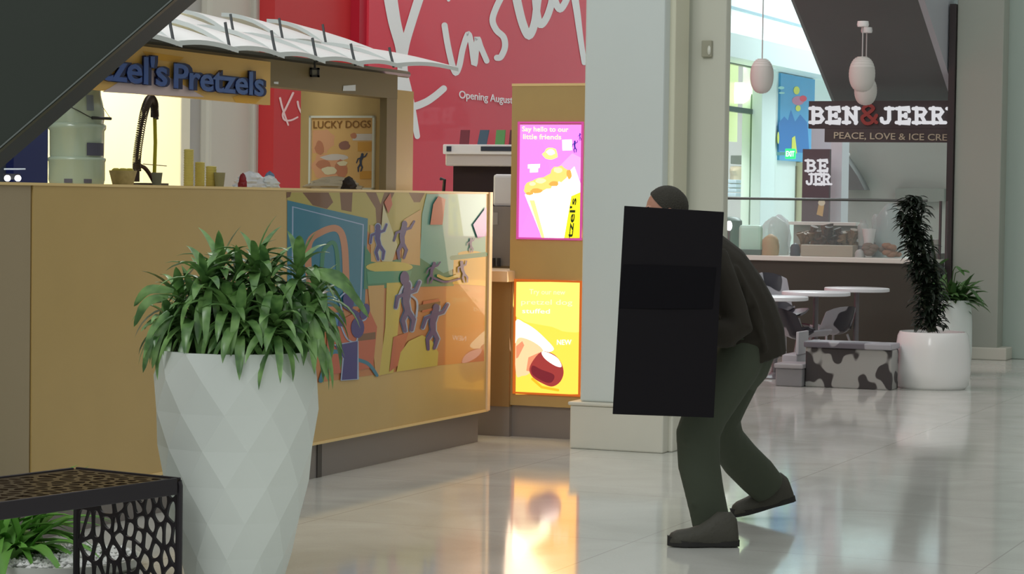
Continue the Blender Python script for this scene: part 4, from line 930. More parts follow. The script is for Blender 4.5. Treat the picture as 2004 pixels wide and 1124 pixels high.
# ---- cafe tables and chairs
HX = mat((200, 202, 206), .35, k=1.45); POLE = mat((120, 118, 122), .4, metal=.3)
def cafe_table(x, yedge, D, label, R_=.30):
    c_ = at(x, yedge, D); zt_ = c_.z
    t = thing('cafe_table', label, 'table', (c_.x, c_.y, 0), 'round white cafe tables')
    MB().lathe(V((c_.x, c_.y, zt_)), [(R_ - .02, -.035), (R_, -.03), (R_, -.005), (R_ - .006, 0), (.01, .0)], 40).build('tabletop', HX, t, smooth=True)
    MB().tube([V((c_.x, c_.y, .02)), V((c_.x, c_.y, zt_ - .035))], .024, 12).build('pole', POLE, t, smooth=True)
    MB().lathe(V((c_.x, c_.y, 0)), [(.15, 0), (.15, .01), (.05, .03), (.03, .05)], 28).build('base', POLE, t, smooth=True)
cafe_table(1518, 580, 20.15, 'nearest white round cafe table, partly behind the person', .28)
cafe_table(1597, 571, 20.6, 'middle white round cafe table behind the nearest one')
cafe_table(1677, 563.5, 21.4, 'farthest white round cafe table by the dark counter', .295)
cow1 = cow_mat((46, 42, 50), (176, 176, 182), 5.0, 3.1, .5)
def shell_chair(x, ytop, D, rz, label, wd=.44, hgt=None, sd=0):
    c_ = at(x, ytop, D); top = c_.z
    t = thing('cafe_chair', label, 'chair', (c_.x, c_.y, 0), 'cow print shell chairs'); o0 = V((c_.x, c_.y, 0)); R_ = Matrix.Rotation(rz, 3, 'Z')
    sh = top * .56; mb = MB(); rings = []
    for j in range(9):                                   # curved shell: seat front to back top
        f = j / 8
        if f < .5: y = -.2 + f * 2 * .36; z = sh + .02 * math.cos(f * 5) ; hw = wd / 2 * (.9 + .2 * f)
        else: g = (f - .5) * 2; y = .16 + .10 * g; z = sh + .03 + (top - sh - .03) * g; hw = wd / 2 * (1.0 - .12 * g)
        r = []
        for i in range(9):
            u = -1 + i / 4; r.append(o0 + R_ @ V((u * hw, y - abs(u) ** 2 * (.12 if f > .45 else 0), z + abs(u) ** 3 * (.06 if f < .6 else -.05))))
        r2 = [v + R_ @ V((0, .012, .012)) for v in reversed(r)]; rings.append(r + r2)
    mb.loft(rings); sn = mb.build('shell_seat', cow_mat((44, 42, 52), (168, 168, 176), 4.6, sd + 2.3, .48), t, smooth=True)
    for sx in (-1, 1):
        for sy in (-1, 1):
            MB().tube([o0 + R_ @ V((sx * .12, sy * .10, sh)), o0 + R_ @ V((sx * .2, sy * .2, 0))], .011, 6).build('leg', mat((168, 168, 172), .35, metal=.3), t)
shell_chair(1530, 538, 20.9, .5, 'cow print shell chair rising behind the nearest table', .36, sd=1)
shell_chair(1625, 600, 22.0 - .6, -2.6, 'cow print shell chair between the middle table and dark counter', .38, sd=2)
shell_chair(1570, 604, 20.35, 1.9, 'darker cow print shell chair beneath the middle table', .42, sd=4)
# cow print bench box
g0 = gz(1575, 757); SBn = g0.dot(Q); tb_0 = g0.dot(P); tb_1 = ss(1744, 758, SBn)[0]
zbt_ = ss(1640, 682, SBn)[1]
bn = thing('cow_bench', 'long low bench with black and white cow print front', 'bench', tuple(W(SBn + .25, (tb_0 + tb_1) / 2, 0)))
MB().gbox(SBn, SBn + .24, tb_0, tb_1, 0, zbt_).build('bench_box', cow_mat((66, 62, 64), (170, 170, 168), 5.2, 2.4, .5), bn, bevel=.01)
MB().gbox(SBn - .03, SBn + .26, tb_0 - .01, tb_1 + .005, zbt_, zbt_ + .05).build('bench_top', cow_mat((110, 106, 116), (168, 168, 176), 3.6, 6.1, .46), bn, bevel=.012)
cu = thing('seat_cube', 'small low grey seat box left of the cow print bench', 'seat', tuple(gz(1546, 757)))
c_ = gz(1546, 757); sC = c_.dot(Q); ta_ = ss(1517, 757, sC)[0]; tb_ = ss(1574, 757, sC)[0]; zq = ss(1546, 712, sC)[1]
MB().gbox(sC, sC + .28, ta_, tb_ - .02, 0, zq - .04).build('body', mat((132, 132, 136), .5, k=1.15), cu, bevel=.01)
MB().gbox(sC - .02, sC + .32, ta_ - .01, tb_ - .01, zq - .04, zq).build('cushion', mat((158, 156, 160), .5, k=1.15), cu, bevel=.012)
c_ = at(1552, 700, 19.5); sC = c_.dot(Q); cc = thing('white_stool', 'white low stool with upright back behind the grey seat box', 'stool', (c_.x, c_.y, 0))
MB().gbox(sC, sC + .3, ss(1530, 700, sC)[0], ss(1560, 700, sC)[0], 0, ss(1540, 694, sC)[1]).build('seat', mat((172, 172, 178), .5, k=1.2), cc, bevel=.01)
MB().gbox(sC, sC + .3, ss(1557, 700, sC)[0], ss(1563, 700, sC)[0], ss(1540, 694, sC)[1], ss(1560, 650, sC)[1]).build('back', mat((176, 176, 182), .5, k=1.2), cc, bevel=.006)

# ---- planters by the counter
GW = mat((222, 222, 214), .16, k=1.35, spec=.6)
def pot(c_, R_, H_, m):
    return MB().lathe(c_, [(R_ * .86, 0), (R_ * .95, .03), (R_, H_ * .3), (R_ * .98, H_ * .7), (R_ * .93, H_ * .93), (R_ * .88, H_), (R_ * .83, H_), (R_ * .8, H_ - .05), (.02, H_ - .06)], 48)
g0 = gz(1824, 765); c_ = V((g0.x * (g0.y + .3) / g0.y, g0.y + .30, 0)); R_ = px(74, c_)
H_ = at(1822, 653, c_.y - .3).z
t1 = thing('tall_potted_plant', 'tall dark spiky plant in a glossy squat white pot', 'potted plant', tuple(c_))
pot(c_, R_, H_, GW).build('pot', GW, t1, smooth=True)
MB().lathe(c_, [(R_ * .8, H_ - .07), (.01, H_ - .055)], 24).build('soil', mat((50, 42, 34), .9), t1)
def leaf(mb, b_, d_, L_, wd, droop, n=5, up0=None, fold=.25, twist=0):
    """strap leaf from b_ along d_ with gravity droop"""
    d_ = d_.normalized(); side = d_.cross(Z); side = side.normalized() if side.length > .05 else V((1, 0, 0)); rows = []; p_ = b_.copy(); dv = d_.copy()
    for i in range(n + 1):
        f = i / n; wv = wd * (math.sin(math.pi * min(1, .12 + f * .88)) ** .7) * (1 - f * .25); wv = max(wv, wd * .02) if i < n else .0005
        nrm_ = side.cross(dv).normalized(); rows.append([p_ - side * wv / 2 + nrm_ * wv * fold, p_.copy(), p_ + side * wv / 2 + nrm_ * wv * fold])
        dv = (dv + V((0, 0, -droop / n))).normalized(); p_ = p_ + dv * L_ / n
    ids = [mb.pts(r) for r in rows]
    for a, b2 in zip(ids, ids[1:]):
        mb.face((a[0], a[1], b2[1], b2[0])); mb.face((a[1], a[2], b2[2], b2[1]))
rp = random.Random(11); D_ = c_.y
DG = mat((22, 34, 22), .5, k=1.3); stem = [at(x, y, D_) for x, y in ((1822, 650), (1812, 600), (1816, 540), (1805, 480), (1792, 440), (1786, 395))]
mbS = MB(); mbS.tube(stem, [.03, .026, .024, .02, .016, .01], 8); mbS.tube([at(1826, 650, D_), at(1836, 560, D_), at(1828, 500, D_), at(1822, 460, D_)], [.02, .018, .014, .008], 7)
mbS.build('stems', mat((60, 72, 48), .6), t1, smooth=True)
mb = MB()
for i in range(1300):
    y = rp.uniform(384, 640); f = (y - 384) / 256
    xc = 1786 + 34 * min(1, max(0, (y - 440) / 130)); half = (40 if y < 470 else 44) * (0.55 + .5 * abs(math.sin(y * .055 + .6))); half *= .7 if 455 < y < 480 else 1
    x = xc + rp.uniform(-1, 1) * half * .62; b_ = at(x, y, D_ + rp.uniform(-.1, .1))
    a_ = rp.uniform(0, 6.28); leaf(mb, b_, V((math.cos(a_), math.sin(a_), rp.uniform(-.3, .7))), rp.uniform(.07, .13), .03, .9, 3)
mb.build('foliage', DG, t1, normals=False, smooth=True, ang=60)
g1 = at(1872, 590, 20.6); c2 = V((g1.x - .0, 20.9, 0)); R2 = px(44, c2)
t2 = thing('potted_plant', 'leafy green plant in a taller white pot behind the glossy squat pot', 'potted plant', tuple(c2)); H2 = at(1868, 589, 20.7).z
pot(c2, R2, H2, GW).build('pot', mat((206, 214, 212), .3, k=1.3), t2, smooth=True)
mb = MB()
for i in range(70):
    a_ = rp.uniform(0, 6.28); b_ = V((c2.x + rp.uniform(-.14, .14), c2.y + rp.uniform(-.1, .1), H2 - .03)); el = rp.uniform(.2, 1.4)
    leaf(mb, b_, V((math.cos(a_) * math.cos(el), math.sin(a_) * math.cos(el), math.sin(el))), rp.uniform(.2, .34), rp.uniform(.06, .09), 1.2, 6)
for x0_, y0_, x1_, y1_ in ((1880, 530, 1898, 534), (1885, 562, 1922, 566), (1897, 566, 1918, 588), (1870, 522, 1888, 540), (1840, 520, 1858, 505)):
    a = at(x0_, y0_, 20.7); b2 = at(x1_, y1_, 20.6); leaf(mb, a, b2 - a, (b2 - a).length, .06, .05, 5)
    mb.tube([V((c2.x, c2.y, H2)), (a + V((c2.x, c2.y, H2 + .1))) / 2 + Z * .06, a], .004, 5)
mb.build('foliage', mat((58, 92, 46), .5, k=1.4), t2, normals=False, smooth=True, ang=60)
# sounder on the column
s_f = sB; a = ss(1376, 80, s_f); b2 = ss(1395, 112, s_f)
t = thing('wall_alarm', 'small beige alarm box with a clear lens high on the column', 'alarm', tuple(W(s_f, (a[0] + b2[0]) / 2, b2[1])))
MB().gbox(s_f - .03, s_f - .001, a[0], b2[0], b2[1], a[1]).build('alarm_body', mat((160, 158, 140), .5), t, bevel=.004)
MB().ball(W(s_f - .03, b2[0] - .015, (a[1] + b2[1]) / 2 - .01), (.012, .02, .03), 7).build('lens', mat((225, 225, 215), .1), t, smooth=True)

# ================================================================== FOREGROUND PLANTER
DP = 9.05
pc0 = at(462, 900, DP); pc0.z = 0
k = DP / F
def zrow(y): return at(462, y, DP).z
fp_ = thing('faceted_planter', 'large white faceted planter with bushy green strap leaved plant', 'potted plant', tuple(pc0))
rows = [(685, 151), (735, 157), (800, 156), (870, 149), (940, 139), (1010, 125), (1080, 108), (1150, 90)]
zr_ = [zrow(y) for y, _ in rows]; rad = [r_ * k for _, r_ in rows]
zr_.append(0.0); rad.append(.155)
nn = 11; ids = []; mb = MB()
for j, (z_, r_) in enumerate(zip(zr_, rad)):
    ph = (j * .5 + .2) * 2 * math.pi / nn * 1.0
    push = 1.03 if 0 < j < len(rad) - 1 else 1.0
    rr2 = [r_ * (push if (i + j) % 1 == 0 else 1) for i in range(nn)]
    ids.append(mb.pts([pc0 + V((math.cos(2 * math.pi * i / nn + ph) * rr2[i], math.sin(2 * math.pi * i / nn + ph) * rr2[i], z_)) for i in range(nn)]))
for a, b2 in zip(ids, ids[1:]):
    for i in range(nn):
        mb.face((a[i], b2[i], a[(i + 1) % nn])); mb.face((b2[i], b2[(i + 1) % nn], a[(i + 1) % nn]))
zt_ = zr_[0]; r0_ = rad[0]
inn = mb.pts([pc0 + V((math.cos(2 * math.pi * i / nn + .2 * 2 * math.pi / nn) * (r0_ - .02), math.sin(2 * math.pi * i / nn + .2 * 2 * math.pi / nn) * (r0_ - .02), zt_)) for i in range(nn)])
inn2 = mb.pts([mb.v[q] - Z * .08 for q in inn])
for i in range(nn): mb.face((ids[0][i], ids[0][(i + 1) % nn], inn[(i + 1) % nn], inn[i])); mb.face((inn[i], inn[(i + 1) % nn], inn2[(i + 1) % nn], inn2[i]))
mb.face(ids[-1])
mb.build('pot', mat((206, 212, 208), .36, k=1.35), fp_)
MB().lathe(pc0, [(r0_ - .022, zt_ - .05), (.01, zt_ - .035)], 24).build('soil', mat((60, 48, 36), .9, noise=.3, nscale=60), fp_)
LG = bpy.data.materials.new('strap_leaf'); LG.use_nodes = True; nt = LG.node_tree; b = nt.nodes['Principled BSDF']
ge = nt.nodes.new('ShaderNodeTexCoord'); no = nt.nodes.new('ShaderNodeTexNoise'); no.inputs['Scale'].default_value = 14; nt.links.new(ge.outputs['Object'], no.inputs['Vector'])
rp_ = nt.nodes.new('ShaderNodeValToRGB'); rp_.color_ramp.elements[0].position = .35; rp_.color_ramp.elements[1].position = .7
rp_.color_ramp.elements[0].color = col((62, 96, 52), 1.6); rp_.color_ramp.elements[1].color = col((120, 156, 92), 1.6)
nt.links.new(no.outputs['Fac'], rp_.inputs['Fac']); nt.links.new(rp_.outputs['Color'], b.inputs['Base Color']); b.inputs['Roughness'].default_value = .28; b.inputs['Specular IOR Level'].default_value = .7
rl = random.Random(23); topz = zt_
heads = [((500, 535), .03, 1.0), ((430, 545), 0, 1.0), ((380, 625), .1, .9), ((600, 625), .08, .9), ((470, 640), .2, .9), ((540, 640), .2, .85), ((470, 560), 0, 1.0), ((410, 590), -.05, .9), ((520, 570), .05, 1.0), ((350, 600), -.02, .85), ((585, 545), .03, 1.0), ((445, 610), .14, .9), ((560, 610), -.12, .85), ((500, 620), -.16, .9), ((400, 560), .12, .8), ((620, 590), 0.02, .85), ((330, 640), .05, .6)]
mbF = MB(); mbC = MB()
for (hx, hy), dy, sc_ in heads:
    h = at(hx, hy + 8, DP - dy)
    mbC.tube([V((pc0.x + (h.x - pc0.x) * .55, pc0.y + (h.y - pc0.y) * .5, topz - .04)), h], .009, 6)
    for i in range(30):
        f = i / 30; a_ = i * 2.4 + rl.uniform(-.2, .2); el = 1.3 - 1.45 * f + rl.uniform(-.1, .1)
        b_ = h + Z * (.05 * (1 - f) - .04 * f)
        leaf(mbF, b_, V((math.cos(a_) * math.cos(el), math.sin(a_) * math.cos(el) * .9, math.sin(el))), sc_ * rl.uniform(.19, .27) * (.8 + .4 * f), rl.uniform(.034, .052), rl.uniform(1.4, 2.7) * (.55 + f), 7, fold=.18)
# long trailing leaves over the rim
for x0_, y0_, x1_, y1_ in ((330, 640, 280, 730), (340, 650, 298, 722), (600, 640, 640, 730), (560, 600, 642, 745), (480, 600, 452, 698), (410, 590, 402, 676), (530, 600, 512, 680), (600, 560, 722, 622), (330, 610, 262, 640), (620, 560, 700, 590), (340, 600, 262, 600)):
    a = at(x0_, y0_ - 30, DP - .12); e_ = at(x1_, y1_, DP - .3 if 380 < x1_ < 560 else DP - .1); d_ = e_ - a; L_ = d_.length
    n = 8; mid = (a + e_) / 2 + Z * .035 + V(((d_.x) * .1, -.03, 0)); pts_ = [V(p) for p in smoothline([tuple(a), tuple(mid), tuple(e_)], 5)]
    rows_ = []
    for i, p_ in enumerate(pts_):
        f = i / (len(pts_) - 1); dv = (pts_[min(i + 1, len(pts_) - 1)] - pts_[max(i - 1, 0)]).normalized(); sd_ = dv.cross(V((0, 1, 0)))
        sd_ = sd_.normalized() if sd_.length > .05 else V((1, 0, 0)); wv = .034 * math.sin(math.pi * (.1 + .9 * f)) ** .7 + .0006
        rows_.append([p_ - sd_ * wv / 2, p_ + V((0, -.004, 0)), p_ + sd_ * wv / 2])
    ids2 = [mbF.pts(r) for r in rows_]
    for a2, b3 in zip(ids2, ids2[1:]): mbF.face((a2[0], a2[1], b3[1], b3[0])); mbF.face((a2[1], a2[2], b3[2], b3[1]))
mbC.build('stems', mat((84, 104, 52), .5), fp_, smooth=True)
mbF.build('foliage', LG, fp_, normals=False, smooth=True, ang=60)

# ================================================================== PERFORATED BENCH
BA = at(150, 918, 8.98); BB = at(352, 939, 8.69); zS = .452
for v in (BA, BB): v.z = zS
e_end = (BA - BB).normalized(); e_len = V((e_end.y, -e_end.x, 0)); 
if e_len.y > 0: e_len = -e_len
DEP = (BA - BB).length; LEN_ = 1.55
BK = mat((42, 38, 44), .38, k=1.2, metal=.25)
def cells(wd, ht, n, seed, ax=1.0, shrink=.80):
    r = random.Random(seed); pts = []
    tries = 0
    while len(pts) < n and tries < 20000:
        tries += 1; p = (r.uniform(0, wd), r.uniform(0, ht)); 
        if all(((p[0] - q[0]) * ax) ** 2 + (p[1] - q[1]) ** 2 > .42 * wd * ht / n * ax for q in pts): pts.append(p)
    out = []
    for i, p in enumerate(pts):
        poly = [(0, 0), (wd, 0), (wd, ht), (0, ht)]
        for j, q in enumerate(pts):
            if i == j: continue
            mx_, my_ = (p[0] + q[0]) / 2, (p[1] + q[1]) / 2; nx, ny = (q[0] - p[0]) * ax * ax, (q[1] - p[1]); new = []
            for a in range(len(poly)):
                A_, B_ = poly[a], poly[(a + 1) % len(poly)]; da = (A_[0] - mx_) * nx + (A_[1] - my_) * ny; db = (B_[0] - mx_) * nx + (B_[1] - my_) * ny
                if da <= 0: new.append(A_)
                if da * db < 0: t_ = da / (da - db); new.append((A_[0] + (B_[0] - A_[0]) * t_, A_[1] + (B_[1] - A_[1]) * t_))
            poly = new
            if len(poly) < 3: break
        if len(poly) < 3: continue
        cx_ = sum(a[0] for a in poly) / len(poly); cy_ = sum(a[1] for a in poly) / len(poly)
        poly = [(cx_ + (x - cx_) * shrink, cy_ + (y - cy_) * shrink) for x, y in poly]
        for _ in range(2):
            poly = [q for a in range(len(poly)) for q in ((poly[a][0] * .75 + poly[(a + 1) % len(poly)][0] * .25, poly[a][1] * .75 + poly[(a + 1) % len(poly)][1] * .25), (poly[a][0] * .25 + poly[(a + 1) % len(poly)][0] * .75, poly[a][1] * .25 + poly[(a + 1) % len(poly)][1] * .75))]
        out.append(poly)
    return out
def pierced(name, wd, ht, border, n, seed, O, ex_, ey_, th, m, parent, ax=1.0, shrink=.8):
    cu_ = bpy.data.curves.new('pierced', 'CURVE'); cu_.dimensions = '2D'; cu_.fill_mode = 'BOTH'; cu_.extrude = th / 2
    def sp_(ps):
        s_ = cu_.splines.new('POLY'); s_.points.add(len(ps) - 1)
        for q, (x, y) in zip(s_.points, ps): q.co = (x, y, 0, 1)
        s_.use_cyclic_u = True
    sp_([(0, 0), (wd, 0), (wd, ht), (0, ht)])
    for c in cells(wd - 2 * border, ht - 2 * border, n, seed, ax, shrink): sp_([(x + border, y + border) for x, y in c])
    o = bpy.data.objects.new('pierced', cu_); C.objects.link(o); dg = bpy.context.evaluated_depsgraph_get(); dg.update(); me = bpy.data.meshes.new_from_object(o.evaluated_get(dg))
    bpy.data.objects.remove(o); nz = ex_.cross(ey_)
    for v in me.vertices: v.co = O + ex_ * v.co.x + ey_ * v.co.y + nz * v.co.z
    me.materials.clear(); me.materials.append(m); return link(name, me, parent)
bc = BB + e_len * LEN_ / 2 + e_end * DEP / 2; bc.z = 0
be = thing('pierced_bench', 'dark metal bench with web like pierced top and legs', 'bench', tuple(bc))
TH = .03
pierced('seat_panel', LEN_, DEP, .035, 190, 5, BB + e_len * 0 - Z * .012, e_len, e_end, .012, mat((74, 60, 46), .3, k=1.05, metal=.5), be, 1.0, .72)['label'] = 'pierced seat with brassy sheen'
mb = MB()
def bar(a, b2, hz, wz, up=Z):
    d_ = (b2 - a).normalized(); s_ = d_.cross(up).normalized() * wz / 2; u_ = up * hz
    return mb.hexa([a - s_ - u_, a + s_ - u_, b2 + s_ - u_, b2 - s_ - u_, a - s_, a + s_, b2 + s_, b2 - s_])
E0, E1 = BB, BA; F0, F1 = BB + e_len * LEN_, BA + e_len * LEN_
bar(E0 + e_len * .02, F0, .062, .014); bar(E1 + e_len * .02, F1, .062, .014); bar(E0, E1, .05, .014); bar(F0, F1, .05, .014)
mb.build('seat_frame', BK, be, bevel=.003)
for nm_, O_ in (('leg_panel', BB), ('leg_panel', BB + e_len * LEN_)):
    pierced(nm_, DEP, zS - .02, .012, 60, 9 if O_ is BB else 10, V((O_.x, O_.y, 0)), e_end, Z, .012, BK, be, 1.5, .82)
    mb = MB(); 
    for Pp in (O_, O_ + e_end * DEP): mb.tube([V((Pp.x, Pp.y, 0)), V((Pp.x, Pp.y, zS - .03)), V((Pp.x, Pp.y, zS - .012)) + (e_len * .006)], .0115, 8)
    mb.build('leg_frame', BK, be, smooth=True)
# low bed of white stones with a leafy plant behind the bench
pb0 = at(105, 1050, 9.37); pb0.z = 0
bd = thing('low_bowl_planter', 'green strap leaved plant growing low behind the dark bench', 'potted plant', (pb0.x, pb0.y, 0))
MB().lathe(pb0, [(.32, 0), (.35, .02), (.35, .05), (.335, .05), (.33, .03), (.02, .03)], 40).build('shallow_bowl', mat((190, 192, 188), .4, k=1.2), bd, smooth=True)
mb = MB(); rs = random.Random(5)
for i in range(900):
    a_ = rs.uniform(0, 6.28); r_ = .32 * math.sqrt(rs.random()); q = rs.uniform(.009, .016)
    c_ = V((pb0.x + math.cos(a_) * r_, pb0.y + math.sin(a_) * r_, .035 + rs.uniform(0, .02))); R3 = Matrix.Rotation(rs.uniform(0, 3), 3, 'Z')
    i8 = mb.pts([c_ + R3 @ V(v) * q for v in ((1.2, 0, 0), (0, .9, 0), (-1.1, .1, 0), (0, -1, .1), (.1, 0, .8), (0, 0, -.8))])
    for f_ in ((0, 1, 4), (1, 2, 4), (2, 3, 4), (3, 0, 4), (1, 0, 5), (2, 1, 5), (3, 2, 5), (0, 3, 5)): mb.face([i8[v] for v in f_])
o = mb.build('white_stones', mat((220, 226, 224), .5, k=1.5), bd); o['kind'] = 'stuff'
mb = MB()
for i in range(95):
    a_ = rs.uniform(0, 6.28); el = rs.uniform(.35, 1.45); b_ = V((pb0.x + rs.uniform(-.28, -.10), pb0.y + rs.uniform(-.12, .12), .04))
    leaf(mb, b_, V((math.cos(a_) * math.cos(el), math.sin(a_) * math.cos(el), math.sin(el))), rs.uniform(.3, .5), rs.uniform(.04, .06), rs.uniform(1.2, 2.2), 7)
a = at(18, 960, 9.0); e_ = at(60, 910, 8.95); leaf(mb, a - Z * .1, e_ - a + Z * .1, .2, .03, .2, 5)
mb.build('foliage', mat((92, 140, 62), .38, k=1.5, noise=.2, nscale=12), bd, normals=False, smooth=True, ang=60)

# ================================================================== PERSON CARRYING A BLACK BOARD
DM = 10.5
person = thing('person', 'hunched person in dark jacket and green trousers hiding behind a black board', 'person', tuple(gz(1420, 1045)))
def remeshed(mb, name, m, parent, vox, smooth_it=6, sub=0):
    o = mb.build(name, m, None, smooth=True)
    r = o.modifiers.new('r', 'REMESH'); r.mode = 'VOXEL'; r.voxel_size = vox; r.use_smooth_shade = True
    s = o.modifiers.new('s', 'SMOOTH'); s.iterations = smooth_it; s.factor = .5
    bake(o); me = o.data; me.materials.clear(); me.materials.append(m)
    bpy.data.objects.remove(o); o = link(name, me, parent); me.polygons.foreach_set('use_smooth', [True] * len(me.polygons)); return o
def A(x, y, D): return at(x, y, D)
TR_M = mat((60, 66, 54), .85, k=1.3, bump=.5, bscale=14); JK = mat((40, 35, 27), .85, k=1.1, bump=.5, bscale=12); SKN = mat((178, 130, 110), .55, k=1.2); HAIR = mat((50, 47, 40), .8, k=1.2, noise=.25, nscale=120, bump=.6, bscale=160)
pxm = 10.5 / F
def tubep(mb, pts, n=16):                                # (x, y, D, half width px, half depth m)
    ps = [A(x, y, D) for x, y, D, a, b2 in pts]; rings = []
    for i, p_ in enumerate(ps):
        d_ = (ps[min(i + 1, len(ps) - 1)] - ps[max(i - 1, 0)]).normalized(); u_ = d_.cross(V((0, 1, 0))).normalized(); w_ = u_.cross(d_).normalized()
        ra = pts[i][3] * pts[i][2] / F; rb = pts[i][4]
        rings.append([p_ + u_ * math.cos(2 * math.pi * k_ / n) * ra + w_ * math.sin(2 * math.pi * k_ / n) * rb for k_ in range(n)])
    mb.loft(rings); return mb
# trousers
mb = MB()
tubep(mb, [(1466, 640, 10.6, 58, .17), (1460, 680, 10.6, 60, .18), (1448, 715, 10.6, 58, .18), (1432, 742, 10.6, 50, .17)])
tubep(mb, [(1462, 670, 10.5, 46, .10), (1440, 715, 10.46, 48, .11), (1410, 765, 10.42, 46, .105), (1382, 808, 10.38, 45, .10), (1366, 850, 10.36, 44, .09), (1368, 910, 10.36, 42, .08), (1378, 960, 10.36, 39, .075), (1388, 1005, 10.36, 38, .072), (1392, 1028, 10.36, 38, .07)])
tubep(mb, [(1466, 670, 10.72, 46, .10), (1448, 725, 10.75, 47, .11), (1428, 775, 10.8, 42, .105), (1412, 820, 10.86, 38, .10), (1420, 860, 10.92, 38, .09), (1450, 900, 11.0, 40, .08), (1482, 932, 11.06, 40, .075), (1506, 958, 11.1, 36, .07)])
for (p0, p1, r_) in (((1352, 985, 10.31), (1406, 992, 10.31), .012), ((1340, 870, 10.29), (1396, 850, 10.3), .012)): mb.tube([A(*p0), A((p0[0] + p1[0]) / 2, (p0[1] + p1[1]) / 2 + 4, p0[2]), A(*p1)], r_, 8)
remeshed(mb, 'trousers', TR_M, person, .011, 4)
# jacket
mb = MB()
tubep(mb, [(1352, 468, 10.55, 34, .10), (1372, 492, 10.55, 52, .17), (1402, 528, 10.56, 64, .20), (1428, 573, 10.57, 70, .20), (1450, 618, 10.58, 73, .19), (1466, 660, 10.59, 72, .19), (1472, 694, 10.6, 68, .195), (1476, 708, 10.6, 67, .19)])
tubep(mb, [(1392, 500, 10.37, 33, .075), (1412, 550, 10.33, 32, .075), (1432, 602, 10.30, 31, .07), (1444, 640, 10.28, 32, .068), (1420, 655, 10.25, 29, .062), (1380, 652, 10.22, 25, .055), (1352, 640, 10.19, 22, .045)], 14)
tubep(mb, [(1376, 500, 10.74, 33, .075), (1370, 560, 10.78, 31, .07), (1352, 610, 10.72, 29, .06), (1320, 600, 10.5, 26, .05), (1290, 585, 10.28, 22, .045)], 14)
tubep(mb, [(1350, 470, 10.55, 26, .075), (1338, 455, 10.55, 25, .07)], 14)
for p0, p1 in (((1440, 520, 10.38), (1462, 600, 10.37)), ((1396, 664, 10.25), (1440, 676, 10.3)), ((1450, 540, 10.39), (1492, 640, 10.4)), ((1400, 672, 10.40), (1500, 664, 10.40)), ((1470, 610, 10.39), (1500, 690, 10.40))): mb.tube([A(*p0), A((p0[0] + p1[0]) / 2 + 6, (p0[1] + p1[1]) / 2 + 5, p0[2]), A(*p1)], .013, 8)
remeshed(mb, 'jacket', JK, person, .011, 4)
# skin: head, neck, hands in one surface
hc = A(1303, 416, 10.5); kk = 10.5 / F
tiltm = Matrix.Rotation(math.radians(-8), 3, 'Y')
def H(x, y, z): return hc + tiltm @ V((x, y, z))
mb = MB()
mb.ball(hc + tiltm @ V((.008, 0, .02)), (.093, .072, .092), 14, tiltm); mb.ball(hc + tiltm @ V((-.028, 0, -.04)), (.062, .056, .078), 12, tiltm)
mb.ball(H(-.066, 0, -.098), (.022, .026, .016), 8)                                             # chin
mb.tube([H(-.088, 0, .012), H(-.104, 0, -.022), H(-.096, 0, -.034)], [.007, .013, .011], 8)     # nose
for sy in (-1, 1):
    mb.tube([H(-.082, sy * .012, .030), H(-.078, sy * .045, .030)], .008, 8); mb.ball(H(-.058, sy * .05, -.022), (.022, .014, .018), 8)
    mb.loft([[H(.012 + .020 * math.cos(a_) * f, sy * (.070 + .012 * f2), -.01 + .032 * math.sin(a_) * f) for a_ in [2 * math.pi * i / 12 for i in range(12)]] for f, f2 in ((.6, -.6), (.8, .2), (1.0, 1.0), (.7, 1.3))])
mb.tube([H(-.088, -.018, -.060), H(-.092, 0, -.058), H(-.088, .018, -.060)], .0055, 8); mb.tube([H(-.086, -.016, -.070), H(-.089, 0, -.071), H(-.086, .016, -.070)], .006, 8)
mb.tube([H(.03, 0, -.04), A(1336, 462, 10.55), A(1356, 482, 10.55)], [.058, .058, .065], 14)
remeshed(mb, 'head', SKN, person, .0042, 3)
for sy in (-1, 1): MB().ball(H(-.077, sy * .030, .008), .0115, 8).build('eye', mat((225, 222, 215), .2), person, smooth=True); MB().ball(H(-.0865, sy * .030, .008), (.003, .005, .005), 6).build('iris', mat((50, 36, 26), .2), person, smooth=True)
# hair: shell over the back and top
mb = MB(); rings = []
n_ = 28
for j in range(13):
    th_ = j / 12 * math.pi * .62
    ring = []
    for i in range(n_):
        ph = 2 * math.pi * i / n_; front = max(0, -math.cos(ph)); lim = 1 - .64 * front ** 1.3 - .16 * max(0, abs(math.sin(ph)) - .4) * (1 if math.cos(ph) < .35 else 0)
        a_ = max(.02, th_ * lim); r_ = 1.045 + .012 * math.sin(ph * 9 + j)
        ring.append(H(.008 + .093 * r_ * math.sin(a_) * math.cos(ph), .073 * r_ * math.sin(a_) * math.sin(ph) * 1.02, .022 + .093 * r_ * math.cos(a_)))
    rings.append(ring)
inner = [[hc + (v - hc) * .93 for v in r] for r in reversed(rings)]
mb.loft(rings + inner); mb.build('hair', HAIR, person, smooth=True, ang=70)
mb = MB(); mb.tube([H(-.080, -.020, .032), H(-.078, -.045, .032)], .0045, 6); mb.tube([H(-.080, .020, .032), H(-.078, .045, .032)], .0045, 6); mb.build('eyebrows', HAIR, person)
